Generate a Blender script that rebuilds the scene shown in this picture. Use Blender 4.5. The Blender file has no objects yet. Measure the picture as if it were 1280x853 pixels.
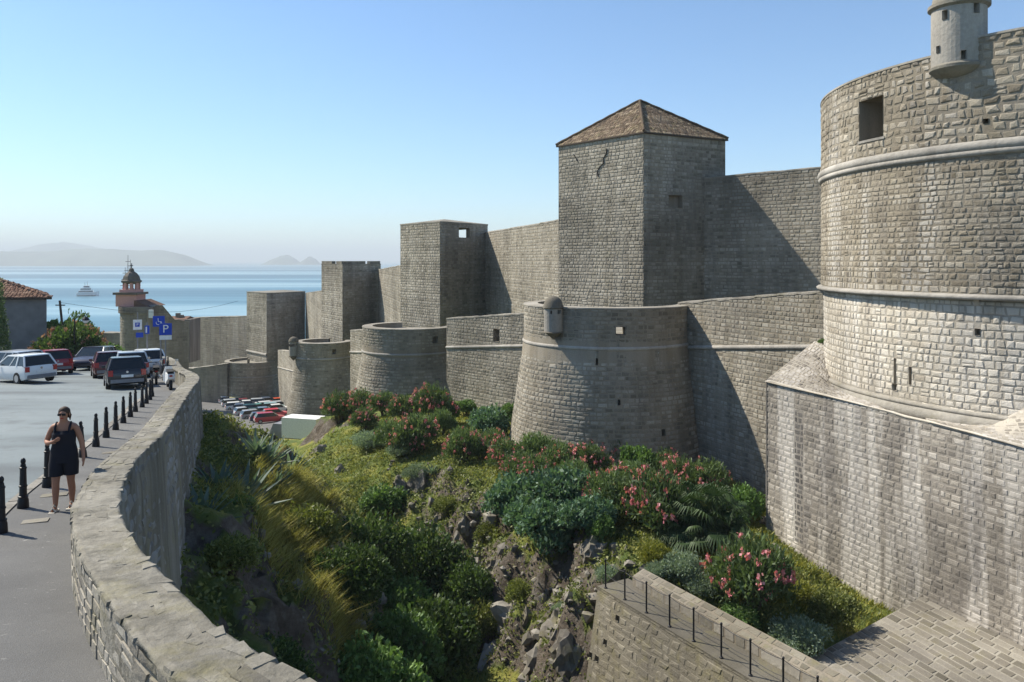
import bpy, bmesh, math, random
import numpy as np
from mathutils import Vector, Matrix, noise
rnd = random.Random(7)
R = np.random.RandomState(11)
PI = math.pi
sc = bpy.context.scene
col = sc.collection

# ------------------------------------------------------------------ camera, world, sun, exposure
F = 1000.0; HZ = 325.0
cd = bpy.data.cameras.new('camera'); cam = bpy.data.objects.new('camera', cd); col.objects.link(cam)
cam.location = (0, 0, 0); cam.rotation_euler = (math.radians(90), 0, 0)
cd.sensor_width = 36; cd.lens = 36 * F / 1280; cd.shift_y = -(426.5 - HZ) / 1280
cd.clip_start = 0.1; cd.clip_end = 200000
sc.camera = cam
SUN_AZ, SUN_EL = math.radians(-26), math.radians(45)      # direction the light travels to, elevation
LD = Vector((math.cos(SUN_AZ) * math.cos(SUN_EL), math.sin(SUN_AZ) * math.cos(SUN_EL), -math.sin(SUN_EL)))
w = bpy.data.worlds.new('World'); sc.world = w; w.use_nodes = True
nt = w.node_tree; nt.nodes.clear()
sky = nt.nodes.new('ShaderNodeTexSky'); sky.sky_type = 'NISHITA'; sky.sun_disc = False
sky.sun_elevation = SUN_EL
sky.sun_rotation = math.atan2(-LD.x, -LD.y)
sky.altitude = 100; sky.air_density = 1.0; sky.dust_density = 0.3; sky.ozone_density = 3.5
bg = nt.nodes.new('ShaderNodeBackground'); bg.inputs[1].default_value = 0.10
wo = nt.nodes.new('ShaderNodeOutputWorld')
tint = nt.nodes.new('ShaderNodeMix'); tint.data_type = 'RGBA'; tint.blend_type = 'MULTIPLY'; tint.inputs[0].default_value = 1; tint.inputs[7].default_value = (.86, 1.0, 1.08, 1)
nt.links.new(sky.outputs[0], tint.inputs[6]); nt.links.new(tint.outputs[2], bg.inputs[0]); nt.links.new(bg.outputs[0], wo.inputs[0])
sl = bpy.data.lights.new('sun', 'SUN'); sl.energy = 5.0; sl.angle = math.radians(0.5); sl.color = (1, 0.93, 0.80)
so = bpy.data.objects.new('sun', sl); col.objects.link(so)
so.rotation_euler = LD.to_track_quat('-Z', 'Y').to_euler()
sc.view_settings.view_transform = 'Standard'; sc.view_settings.look = 'None'
sc.view_settings.exposure = 0.68; sc.view_settings.gamma = 1.0
try:
    sc.cycles.use_denoising = True
    sc.cycles.max_bounces = 6; sc.cycles.diffuse_bounces = 2; sc.cycles.glossy_bounces = 2
    sc.cycles.transmission_bounces = 3; sc.cycles.volume_bounces = 0; sc.cycles.transparent_max_bounces = 6
except Exception:
    pass

# ------------------------------------------------------------------ materials
def mat(name):
    m = bpy.data.materials.new(name); m.use_nodes = True
    n = m.node_tree; b = n.nodes['Principled BSDF']
    return m, n, b
def nd(n, t, **k):
    x = n.nodes.new(t)
    for a, v in k.items(): setattr(x, a, v)
    return x
def pos(n, scale=(1, 1, 1)):
    g = nd(n, 'ShaderNodeNewGeometry'); mp = nd(n, 'ShaderNodeMapping'); mp.inputs[3].default_value = scale
    n.links.new(g.outputs['Position'], mp.inputs[0]); return mp.outputs[0]
def noi(n, vec, s, d=4, r=.55):
    x = nd(n, 'ShaderNodeTexNoise'); x.inputs['Scale'].default_value = s; x.inputs['Detail'].default_value = d
    x.inputs['Roughness'].default_value = r; n.links.new(vec, x.inputs['Vector']); return x.outputs['Fac']
def ramp(n, fac, stops):
    r = nd(n, 'ShaderNodeValToRGB'); e = r.color_ramp.elements
    while len(e) < len(stops): e.new(0.5)
    for i, (p, c) in enumerate(stops):
        e[i].position = p; e[i].color = (c[0], c[1], c[2], 1) if not isinstance(c, (int, float)) else (c, c, c, 1)
    n.links.new(fac, r.inputs[0]); return r.outputs[0]
def mix(n, fac, a, b, mode='MIX'):
    x = nd(n, 'ShaderNodeMix', data_type='RGBA', blend_type=mode)
    for k, v in ((0, fac), (6, a), (7, b)):
        if isinstance(v, (int, float)): x.inputs[k].default_value = v if k == 0 else (v, v, v, 1)
        elif isinstance(v, tuple): x.inputs[k].default_value = (*v, 1)
        else: n.links.new(v, x.inputs[k])
    return x.outputs[2]
def bump(n, b, h, dist=.02, st=.6):
    x = nd(n, 'ShaderNodeBump'); x.inputs['Distance'].default_value = dist; x.inputs['Strength'].default_value = st
    n.links.new(h, x.inputs['Height']); n.links.new(x.outputs[0], b.inputs['Normal'])
def plain(name, c, rough=.6, metal=0, nz=0.12, ns=8, spec=.3):
    m, n, b = mat(name)
    f = noi(n, pos(n), ns)
    cc = mix(n, 1.0, tuple(c), ramp(n, f, [(.25, 1 - nz), (.75, 1 + nz)]), 'MULTIPLY')
    n.links.new(cc, b.inputs['Base Color']); b.inputs['Roughness'].default_value = rough
    b.inputs['Metallic'].default_value = metal; b.inputs['Specular IOR Level'].default_value = spec
    return m
def stone_mat(name, dark, midc, light, streak=.5, streak_col=(.5, .47, .42), grime=(.10, .09, .085), gr=.45, bs=18, lichen=0.0, sfreq=.55):
    m, n, b = mat(name)
    at = nd(n, 'ShaderNodeAttribute', attribute_name='tone')
    p = pos(n)
    fine = noi(n, p, bs, 5, .7)
    base = ramp(n, at.outputs['Fac'], [(0, dark), (.5, midc), (1, light)])
    base = mix(n, .5, base, ramp(n, fine, [(.3, .45), (.7, 1.0)]), 'MULTIPLY')
    sv = noi(n, pos(n, (1, 1, .1)), sfreq, 5, .6)
    base = mix(n, ramp(n, sv, [(.47, 0), (.57, streak)]), base, streak_col)
    gv = noi(n, pos(n, (1, 1, .16)), sfreq * 1.6, 6, .65)
    base = mix(n, ramp(n, gv, [(.5, 0), (.7, gr)]), base, grime)
    big = noi(n, p, .13, 3)
    base = mix(n, 1, base, ramp(n, big, [(.35, .74), (.65, 1.2)]), 'MULTIPLY')
    if lichen:
        base = mix(n, ramp(n, noi(n, p, 1.3, 6, .7), [(.52, 0), (.68, lichen)]), base, (.19, .17, .07))
    n.links.new(base, b.inputs['Base Color']); b.inputs['Roughness'].default_value = .9
    b.inputs['Specular IOR Level'].default_value = .15
    bump(n, b, fine, .03, .9)
    return m
M = {}
M['tower'] = stone_mat('warm_grey_limestone', (.23, .195, .145), (.36, .31, .235), (.48, .43, .35), .6, (.52, .485, .43), gr=.5, lichen=.15, sfreq=.7)
M['tower_cream'] = stone_mat('cream_limestone', (.46, .40, .315), (.58, .52, .425), (.68, .62, .52), .55, (.66, .62, .56), (.20, .18, .15), .45)
M['base'] = stone_mat('streaked_limestone', (.20, .18, .155), (.34, .305, .255), (.48, .44, .385), .65, (.60, .56, .51), (.13, .12, .115), .55, sfreq=.8)
M['wall'] = stone_mat('weathered_limestone', (.19, .17, .135), (.31, .28, .225), (.42, .385, .32), .3, (.42, .39, .33), (.12, .11, .095), gr=.6, lichen=.2, sfreq=.8)
M['groove_shade'] = stone_mat('groove_shade_limestone', (.09, .085, .08), (.14, .13, .12), (.20, .185, .17), .1, gr=.6)  # stained stone with the groove's shade put into its dark colour
M['mortar'] = stone_mat('mortar', (.24, .205, .15), (.29, .25, .19), (.33, .29, .225), .15)
M['mortar_grey'] = stone_mat('streaked_mortar', (.27, .24, .205), (.31, .28, .24), (.35, .32, .28), .6, (.5, .47, .42), sfreq=.8)
M['mortar_cream'] = stone_mat('cream_mortar', (.36, .315, .25), (.42, .375, .305), (.48, .43, .36), .3)
M['coping'] = stone_mat('coping_stone', (.24, .22, .18), (.34, .31, .26), (.45, .42, .36), .2, gr=.4, lichen=.3, bs=9)
M['captop'] = stone_mat('worn_wall_top', (.19, .175, .145), (.27, .25, .205), (.36, .335, .28), .4, (.37, .35, .30), (.09, .085, .07), gr=.75, lichen=.45, bs=14, sfreq=1.6)
M['smooth'] = stone_mat('dressed_stone', (.28, .26, .225), (.36, .335, .295), (.42, .39, .34), .3, gr=.35, bs=7)
M['paving'] = stone_mat('glacis_paving', (.15, .135, .105), (.24, .215, .175), (.34, .31, .26), .05, gr=.35, lichen=.35)
M['pjoint'] = stone_mat('pale_joint_mortar', (.30, .275, .22), (.37, .34, .28), (.42, .39, .33), .1, gr=.3)
M['retain'] = stone_mat('retaining_stone', (.15, .135, .10), (.23, .205, .155), (.32, .29, .225), .1, gr=.4, lichen=.5)
M['render'] = stone_mat('lime_wash_rubble', (.22, .21, .195), (.31, .30, .28), (.38, .365, .34), .5, (.46, .45, .42), (.10, .10, .10), .6, bs=5)
M['church'] = stone_mat('church_stone', (.20, .17, .14), (.27, .23, .19), (.33, .29, .24), .2, gr=.4)
M['brickred'] = plain('rosy_plaster', (.60, .32, .27), .9)
M['cottage'] = plain('grey_plaster', (.19, .185, .18), .95, nz=.2, ns=1.5)
M['tile'] = stone_mat('old_clay_tile', (.11, .08, .055), (.19, .135, .09), (.36, .28, .19), .0, gr=.4, lichen=.45)
M['tilered'] = stone_mat('red_clay_tile', (.18, .10, .07), (.27, .15, .10), (.36, .23, .16), .0, gr=.3, lichen=.1)
M['black'] = plain('black_iron', (.012, .012, .014), .45, 0, .3)
M['darkvoid'] = plain('dark_interior', (.02, .018, .018), .9)
M['rail'] = plain('dark_rail_steel', (.03, .03, .032), .5, .3)
M['white'] = plain('white_paint', (.75, .75, .73), .5)
M['grey'] = plain('grey_plastic', (.2, .2, .21), .5)
M['wood'] = plain('weathered_pole_wood', (.06, .045, .035), .9)
M['blue'] = plain('sign_blue', (.015, .06, .42), .4, nz=.03)
M['rubber'] = plain('tyre_rubber', (.02, .02, .02), .85)
M['rim'] = plain('alloy_rim', (.45, .45, .46), .35, .6)
M['redlight'] = plain('tail_light_red', (.35, .01, .01), .2, spec=.6)
M['orange'] = plain('lamp_amber', (.6, .2, .03), .3)
M['skin'] = plain('suntanned_skin', (.33, .16, .10), .6, nz=.05)
M['cloth'] = plain('black_cotton', (.012, .012, .018), .9)
M['hair'] = plain('brown_hair', (.05, .03, .02), .7)
M['sandal'] = plain('cream_leather', (.55, .5, .42), .6)
M['bark'] = plain('bark', (.09, .07, .05), .95, ns=12)
M['chrome'] = plain('chrome', (.6, .6, .6), .2, .9)
m, n, b = mat('car_glass'); b.inputs['Base Color'].default_value = (.01, .015, .018, 1); b.inputs['Roughness'].default_value = .06; M['glass'] = m
m, n, b = mat('car_paint'); oi = nd(n, 'ShaderNodeObjectInfo'); n.links.new(oi.outputs['Color'], b.inputs['Base Color'])
b.inputs['Roughness'].default_value = .28; b.inputs['Coat Weight'].default_value = .5; M['paint'] = m
# asphalt
m, n, b = mat('asphalt'); p = pos(n)
c = ramp(n, noi(n, pos(n, (.35, 1, 1)), .28, 4), [(.35, (.075, .09, .095)), (.5, (.13, .157, .163)), (.68, (.17, .20, .205))])
c = mix(n, ramp(n, noi(n, p, .9, 5, .7), [(.55, 0), (.7, .55)]), c, (.055, .06, .062))
c = mix(n, 1, c, ramp(n, noi(n, p, 60, 2), [(.3, .75), (.7, 1.2)]), 'MULTIPLY')
n.links.new(c, b.inputs['Base Color']); b.inputs['Roughness'].default_value = .75; bump(n, b, noi(n, p, 80, 2), .01, .4); M['asphalt'] = m
m, n, b = mat('pavement_asphalt'); p = pos(n)
c = ramp(n, noi(n, p, .7, 5, .65), [(.3, (.085, .083, .08)), (.7, (.15, .147, .14))])
c = mix(n, 1, c, ramp(n, noi(n, p, 70, 3, .7), [(.3, .6), (.72, 1.35)]), 'MULTIPLY')
c = mix(n, ramp(n, noi(n, p, 9, 4, .6), [(.66, 0), (.71, .6)]), c, (.32, .31, .29))
c = mix(n, ramp(n, noi(n, p, .45, 2, .3), [(.52, 0), (.535, .45)]), c, (.085, .085, .085))
n.links.new(c, b.inputs['Base Color']); b.inputs['Roughness'].default_value = .9; bump(n, b, noi(n, p, 90, 2), .012, .6); M['pave'] = m
# terrain
m, n, b = mat('earth_and_turf'); p = pos(n); g = nd(n, 'ShaderNodeNewGeometry')
sp = nd(n, 'ShaderNodeSeparateXYZ'); n.links.new(g.outputs['Normal'], sp.inputs[0])
soil = ramp(n, noi(n, p, 1.6, 6, .7), [(.3, (.06, .045, .032)), (.5, (.13, .105, .08)), (.7, (.24, .215, .18))])
gr_ = ramp(n, noi(n, p, .45, 6, .65), [(.35, (.08, .12, .025)), (.5, (.14, .18, .035)), (.62, (.26, .25, .05)), (.75, (.24, .17, .07))])
ad = nd(n, 'ShaderNodeMath', operation='ADD'); n.links.new(sp.outputs['Z'], ad.inputs[0])
sc2 = nd(n, 'ShaderNodeMath', operation='MULTIPLY'); sc2.inputs[1].default_value = .35; n.links.new(noi(n, p, 1.1, 5, .7), sc2.inputs[0]); n.links.new(sc2.outputs[0], ad.inputs[1])
c = mix(n, ramp(n, ad.outputs[0], [(.86, 0), (1.0, 1)]), soil, gr_)
n.links.new(c, b.inputs['Base Color']); b.inputs['Roughness'].default_value = 1; bump(n, b, noi(n, p, 5, 6, .75), .25, 1); M['earth'] = m
# sea
m, n, b = mat('sea_water'); p = pos(n)
band = noi(n, pos(n, (.12, 1, 1)), .0022, 5, .6)
c = ramp(n, band, [(.40, (.03, .12, .18)), (.5, (.06, .18, .24)), (.58, (.20, .33, .37))])
n.links.new(c, b.inputs['Base Color'])
rr = ramp(n, band, [(.35, .5), (.6, .28)]); n.links.new(rr, b.inputs['Roughness'])
bump(n, b, noi(n, pos(n, (.5, 1, 1)), .12, 4), .5, .35); b.inputs['IOR'].default_value = 1.33; M['sea'] = m
def leaf_mat(name, c0, c1, c2, rough=.55):
    m, n, b = mat(name)
    at = nd(n, 'ShaderNodeAttribute', attribute_name='tone')
    oi = nd(n, 'ShaderNodeObjectInfo')
    c = ramp(n, at.outputs['Fac'], [(0, c0), (.5, c1), (1, c2)])
    c = mix(n, 1, c, ramp(n, oi.outputs['Random'], [(0, .8), (1, 1.2)]), 'MULTIPLY')
    n.links.new(c, b.inputs['Base Color']); b.inputs['Roughness'].default_value = rough
    b.inputs['Specular IOR Level'].default_value = .3
    tr = nd(n, 'ShaderNodeBsdfTranslucent'); n.links.new(mix(n, 1, c, (1.3, 1.35, .7), 'MULTIPLY'), tr.inputs[0])
    ms = nd(n, 'ShaderNodeMixShader'); ms.inputs[0].default_value = .3; n.links.new(b.outputs[0], ms.inputs[1]); n.links.new(tr.outputs[0], ms.inputs[2])
    n.links.new(ms.outputs[0], n.nodes['Material Output'].inputs['Surface'])
    return m
M['oleander'] = leaf_mat('oleander_leaf', (.05, .085, .035), (.10, .15, .06), (.19, .26, .12))
M['green'] = leaf_mat('bright_leaf', (.055, .10, .03), (.10, .175, .05), (.19, .30, .10))
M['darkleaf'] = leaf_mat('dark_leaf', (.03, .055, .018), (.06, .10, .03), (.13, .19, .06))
M['sage'] = leaf_mat('grey_green_leaf', (.12, .165, .11), (.20, .265, .19), (.32, .39, .29), .8)
M['olive'] = leaf_mat('olive_leaf', (.07, .09, .025), (.14, .165, .045), (.26, .27, .09))
M['bluegreen'] = leaf_mat('blue_green_leaf', (.06, .115, .065), (.10, .18, .105), (.19, .28, .18))
M['yellow'] = leaf_mat('yellow_green_leaf', (.10, .12, .02), (.18, .19, .03), (.32, .30, .06))
M['dry'] = leaf_mat('dry_grass', (.20, .18, .05), (.36, .33, .10), (.54, .50, .22), .9)
M['turf'] = leaf_mat('meadow_grass', (.09, .12, .02), (.19, .21, .04), (.38, .34, .09), .9)
M['palm'] = leaf_mat('palm_leaf', (.025, .05, .018), (.045, .08, .028), (.09, .13, .055), .6)
M['agave'] = leaf_mat('agave_leaf', (.06, .10, .085), (.10, .15, .125), (.20, .26, .22), .5)
M['petal'] = leaf_mat('oleander_petal', (.42, .10, .13), (.56, .19, .22), (.72, .38, .40), .7)
M['bract'] = leaf_mat('dusty_pink_flower', (.22, .10, .08), (.32, .17, .13), (.40, .26, .20), .8)
M['rock'] = stone_mat('grey_rock', (.12, .108, .09), (.20, .182, .152), (.30, .278, .24), .2, gr=.6, bs=4, lichen=.6, sfreq=1.4)

M['island'] = plain('island_scrub', (.12, .14, .10), 1, nz=.6, ns=.004)

# ------------------------------------------------------------------ helpers
def link(o): col.objects.link(o); return o
def thing(name, label, cat, loc=(0, 0, 0), group=None, rz=0):
    o = bpy.data.objects.new(name, None); o.empty_display_size = .3; link(o)
    o.location = loc; o.rotation_euler = (0, 0, rz); o['label'] = label; o['category'] = cat
    if group: o['group'] = group
    return o
def tag(o, label, cat, group=None):
    o['label'] = label; o['category'] = cat
    if group: o['group'] = group
    return o
def np_mesh(name, V, quads=None, tris=None, tone=None, smooth=True):
    V = np.asarray(V, dtype=np.float32).reshape(-1, 3)
    q = np.zeros((0, 4), int) if quads is None else np.asarray(quads, int).reshape(-1, 4)
    t = np.zeros((0, 3), int) if tris is None else np.asarray(tris, int).reshape(-1, 3)
    me = bpy.data.meshes.new(name)
    me.vertices.add(len(V)); me.vertices.foreach_set('co', V.ravel())
    nl = len(q) * 4 + len(t) * 3; me.loops.add(nl)
    me.loops.foreach_set('vertex_index', np.concatenate([q.ravel(), t.ravel()]).astype(np.int32))
    npoly = len(q) + len(t); me.polygons.add(npoly)
    st = np.concatenate([np.arange(len(q)) * 4, len(q) * 4 + np.arange(len(t)) * 3]).astype(np.int32)
    me.polygons.foreach_set('loop_start', st)
    try: me.polygons.foreach_set('loop_total', np.concatenate([np.full(len(q), 4), np.full(len(t), 3)]).astype(np.int32))
    except Exception: pass
    me.polygons.foreach_set('use_smooth', np.full(npoly, smooth, dtype=bool))
    if tone is not None:
        a = me.attributes.new('tone', 'FLOAT', 'POINT'); a.data.foreach_set('value', np.asarray(tone, np.float32))
    me.update(calc_edges=True); return me
def obj(name, me, m, parent=None, world=True, kind=None):
    """mesh authored in world coordinates (world=True) is shifted to its parent's base"""
    o = bpy.data.objects.new(name, me)
    if m is not None and not me.materials: me.materials.append(m)
    if parent is not None:
        o.parent = parent
        if world:
            root = parent
            while root.parent is not None: root = root.parent
            L = Vector(root.location)
            if L.length > 0: me.transform(Matrix.Translation(-L))
    if kind: o['kind'] = kind
    return link(o)
class MB:
    def __init__(s): s.v = []; s.f = []
    def add(s, v, f):
        k = len(s.v); s.v += [tuple(x) for x in v]; s.f += [tuple(i + k for i in q) for q in f]; return s
    def box(s, c, d, rz=0, rx=0, ry=0, top=1.0):
        x, y, z = d[0] / 2, d[1] / 2, d[2] / 2; t = top
        v = [(-x, -y, -z), (x, -y, -z), (x, y, -z), (-x, y, -z), (-x * t, -y * t, z), (x * t, -y * t, z), (x * t, y * t, z), (-x * t, y * t, z)]
        mt = Matrix.Translation(c) @ Matrix.Rotation(rz, 4, 'Z') @ Matrix.Rotation(ry, 4, 'Y') @ Matrix.Rotation(rx, 4, 'X')
        return s.add([mt @ Vector(p) for p in v], [(0, 3, 2, 1), (4, 5, 6, 7), (0, 1, 5, 4), (1, 2, 6, 5), (2, 3, 7, 6), (3, 0, 4, 7)])
    def tube(s, pts, r, n=8, cap=True):
        pts = [Vector(p) for p in pts]; rs = r if isinstance(r, (list, tuple)) else [r] * len(pts); V = []
        for i, p in enumerate(pts):
            d = (pts[min(i + 1, len(pts) - 1)] - pts[max(i - 1, 0)]).normalized()
            a = d.orthogonal().normalized() if abs(d.z) > .99 else d.cross(Vector((0, 0, 1))).normalized(); bb = d.cross(a)
            for k in range(n):
                t = 2 * PI * k / n; V.append(p + (a * math.cos(t) + bb * math.sin(t)) * rs[i])
        Fc = [(i * n + k, i * n + (k + 1) % n, (i + 1) * n + (k + 1) % n, (i + 1) * n + k) for i in range(len(pts) - 1) for k in range(n)]
        if cap: Fc += [tuple(range(n)), tuple(range((len(pts) - 1) * n, len(pts) * n))[::-1]]
        return s.add(V, Fc)
    def lathe(s, c, prof, n=24, a0=0, a1=2 * PI, sx=1, sy=1):
        full = abs(a1 - a0 - 2 * PI) < 1e-6; m_ = n if full else n + 1; V = []
        for r, z in prof:
            for k in range(m_):
                t = a0 + (a1 - a0) * k / n; V.append((c[0] + r * math.cos(t) * sx, c[1] + r * math.sin(t) * sy, c[2] + z))
        Fc = [(i * m_ + k, i * m_ + (k + 1) % m_, (i + 1) * m_ + (k + 1) % m_, (i + 1) * m_ + k) for i in range(len(prof) - 1) for k in range(n)]
        return s.add(V, Fc)
    def prism(s, poly, z0, z1):
        k = len(poly); zz0 = z0 if isinstance(z0, (list, tuple)) else [z0] * k; zz1 = z1 if isinstance(z1, (list, tuple)) else [z1] * k
        V = [(p[0], p[1], zz0[i]) for i, p in enumerate(poly)] + [(p[0], p[1], zz1[i]) for i, p in enumerate(poly)]
        return s.add(V, [tuple(range(k))[::-1], tuple(range(k, 2 * k))] + [(i, (i + 1) % k, k + (i + 1) % k, k + i) for i in range(k)])
    def loft(s, rings, close=True, caps=True):
        n = len(rings[0]); V = [p for r in rings for p in r]
        rg = range(n if close else n - 1)
        Fc = [(i * n + k, i * n + (k + 1) % n, (i + 1) * n + (k + 1) % n, (i + 1) * n + k) for i in range(len(rings) - 1) for k in rg]
        if caps: Fc += [tuple(range(n))[::-1], tuple(range((len(rings) - 1) * n, len(rings) * n))]
        return s.add(V, Fc)
    def mesh(s, name, smooth=False):
        me = bpy.data.meshes.new(name); me.from_pydata(s.v, [], s.f); me.update()
        bm = bmesh.new(); bm.from_mesh(me); bmesh.ops.recalc_face_normals(bm, faces=bm.faces); bm.to_mesh(me); bm.free()
        if smooth:
            me.polygons.foreach_set('use_smooth', [True] * len(me.polygons))
            try: me.set_sharp_from_angle(angle=math.radians(40))
            except Exception: pass
        return me
def px(x, y, Y): return Vector(((x - 640) / F * Y, Y, (HZ - y) / F * Y))

# --- parametric surfaces: S(u, v, d) -> points, u along, v up (z), d outwards
def line_S(A, B, out, batter=0.0, vref=0.0):
    A = np.array(A[:2], float); B = np.array(B[:2], float); L = float(np.linalg.norm(B - A)); t = (B - A) / L
    n = np.array([-t[1], t[0]])
    if np.dot(n, np.array(out[:2]) - A) < 0: n = -n
    def S(u, v, d):
        u, v, d = np.broadcast_arrays(np.asarray(u, float), np.asarray(v, float), np.asarray(d, float))
        o = d + batter * (vref - v)
        return np.stack([A[0] + t[0] * u + n[0] * o, A[1] + t[1] * u + n[1] * o, v], -1)
    return S, L
def arc_S(C, Rf, a0, a1, Rref):
    sg = 1 if a1 > a0 else -1; L = abs(a1 - a0) * Rref
    def S(u, v, d):
        u, v, d = np.broadcast_arrays(np.asarray(u, float), np.asarray(v, float), np.asarray(d, float))
        a = a0 + sg * u / Rref; r = Rf(v) + d
        return np.stack([C[0] + r * np.cos(a), C[1] + r * np.sin(a), v], -1)
    return S, L
def plane_S(O, U, V, N):
    O, U, V, N = (np.array(x, float) for x in (O, U, V, N))
    def S(u, v, d):
        u, v, d = np.broadcast_arrays(np.asarray(u, float), np.asarray(v, float), np.asarray(d, float))
        return O + u[..., None] * U + v[..., None] * V + d[..., None] * N
    return S
def fn(x): return x if callable(x) else (lambda u: x)
def masonry(S, u0, u1, vb, vt, rh, sw, joint=.02, prot=.04, rub=.0, holes=(), seed=0, drop=0, bev=.15, bulge=.3):
    r = random.Random(seed); fb, ft = fn(vb), fn(vt)
    us = [u0 + (u1 - u0) * i / 20 for i in range(21)]
    lo = min(fb(x) for x in us); hi = max(ft(x) for x in us)
    Q = []; v = lo
    while v < hi - .03:
        h = rh * r.uniform(.82, 1.2); rt = r.random()
        if hi - (v + h) < rh * .45: h = hi - v
        u = u0 - sw * r.random()
        while u < u1:
            wd = sw * r.uniform(.6, 1.5); a, c = max(u, u0), min(u + wd, u1); u += wd
            if c - a < sw * .3 or (drop and r.random() < drop): continue
            um = (a + c) / 2; tp, bt = ft(um), fb(um)
            va, vc = max(v, bt), min(v + h, tp)
            if vc - va < h * .3: continue
            if any(h_[0] - .02 < c and h_[1] + .02 > a and h_[2] - .02 < vc and h_[3] + .02 > va for h_ in holes):
                # trim the stone against the opening, else drop it
                done = False
                for h_ in holes:
                    if not (h_[0] - .02 < c and h_[1] + .02 > a and h_[2] - .02 < vc and h_[3] + .02 > va): continue
                    if a < h_[0] - .08: c = h_[0]; done = True
                    elif c > h_[1] + .08: a = h_[1]; done = True
                    elif va < h_[2] - .06: vc = h_[2]; done = True
                    elif vc > h_[3] + .06: va = h_[3]; done = True
                    else: done = False
                    break
                if not done: continue
            if rub > .3 and h > rh * .95 and r.random() < .04:          # two thin stones in one course
                mv = va + (vc - va) * r.uniform(.4, .6)
                Q.append((a, c, va, mv, r.random())); Q.append((a, c, mv, vc, r.random()))
            else: Q.append((a, c, va, vc, min(1, max(0, .5 + (rt - .5) * .5 + r.gauss(0, .23)))))
        v += h
    if not Q: return None
    Q = np.array(Q); N = len(Q); rs = np.random.RandomState(seed + 5)
    a = Q[:, 0] + joint / 2; c = Q[:, 1] - joint / 2; va = Q[:, 2] + joint / 2; vc = Q[:, 3] - joint / 2
    W = c - a; H = vc - va
    ju = rs.uniform(-1, 1, (N, 4)) * rub * W[:, None] * .16; jv = rs.uniform(-1, 1, (N, 4)) * rub * H[:, None] * .16
    cu = np.stack([a, c, c, a], 1) + ju; cv = np.stack([va, va, vc, vc], 1) + jv
    mu, mv = (a + c) / 2, (va + vc) / 2
    bv = np.minimum(W, H) * bev
    iu = cu + np.sign(mu[:, None] - cu) * bv[:, None]; iv = cv + np.sign(mv[:, None] - cv) * bv[:, None]
    pr = prot * .42 * rs.uniform(.45, 1.45, N)
    back = S(cu, cv, np.full((N, 4), -.03)); fr = S(iu, iv, pr[:, None] * rs.uniform(.7, 1.2, (N, 4)))
    ce = S(mu + rs.uniform(-.1, .1, N) * W, mv + rs.uniform(-.1, .1, N) * H, pr * (1 + bulge * rs.uniform(0, 1.6, N)))
    V = np.concatenate([back, fr, ce[:, None, :]], 1)
    return V, Q[:, 4]
SQ = np.array([(0, 1, 5, 4), (1, 2, 6, 5), (2, 3, 7, 6), (3, 0, 4, 7)]); ST = np.array([(4, 5, 8), (5, 6, 8), (6, 7, 8), (7, 4, 8)])
def fix_wind(V):
    return True
def emit(parent, res_list, m, name='stone', single=300, minpx=9.0, stuffname='stonework', sm=False):
    """biggest stones in the picture become parts one by one, the rest one stuff part"""
    res_list = [x for x in res_list if x is not None]
    V = np.concatenate([x[0] for x in res_list]); T = np.concatenate([x[1] for x in res_list])
    # outward winding test
    n0 = np.cross(V[:, 5] - V[:, 4], V[:, 7] - V[:, 4]); out = V[:, 8] - V[:, :4].mean(1)
    sgn = (n0 * out).sum(1).mean() > 0
    sq, st = (SQ, ST) if sgn else (SQ[:, ::-1], ST[:, ::-1])
    C = V.mean(1); Yd = np.maximum(C[:, 1], .5)
    X = 640 + F * C[:, 0] / Yd; Z = HZ - F * C[:, 2] / Yd
    P = np.stack([V[:, :4, 0] / np.maximum(V[:, :4, 1], .5), V[:, :4, 2] / np.maximum(V[:, :4, 1], .5)], -1) * F
    wpx = np.maximum(P[..., 0].max(1) - P[..., 0].min(1), P[..., 1].max(1) - P[..., 1].min(1))
    face = ((V[:, 8] - V[:, :4].mean(1)) * -C).sum(1) > 0
    ok = (X > -10) & (X < 1290) & (Z > -10) & (Z < 863) & (C[:, 1] > 1) & (wpx >= minpx) & face
    idx = np.where(ok)[0]; idx = idx[np.argsort(-wpx[idx])][:single]
    rest = np.ones(len(V), bool); rest[idx] = False
    root = parent
    while root.parent is not None: root = root.parent
    L = np.array(root.location)
    for i in idx:
        c = V[i, :4].mean(0)
        me = np_mesh(name, V[i] - c, sq, st, np.full(9, T[i]), sm)
        o = bpy.data.objects.new(name, me); me.materials.append(m); o.parent = parent; o.location = c - L; link(o)
    Vr = V[rest]; k = len(Vr)
    if k:
        off = (np.arange(k) * 9)[:, None, None]
        me = np_mesh(stuffname, Vr, (sq[None] + off).reshape(-1, 4), (st[None] + off).reshape(-1, 3), np.repeat(T[rest], 9), sm)
        obj(stuffname, me, m, parent, kind='stuff')
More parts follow.
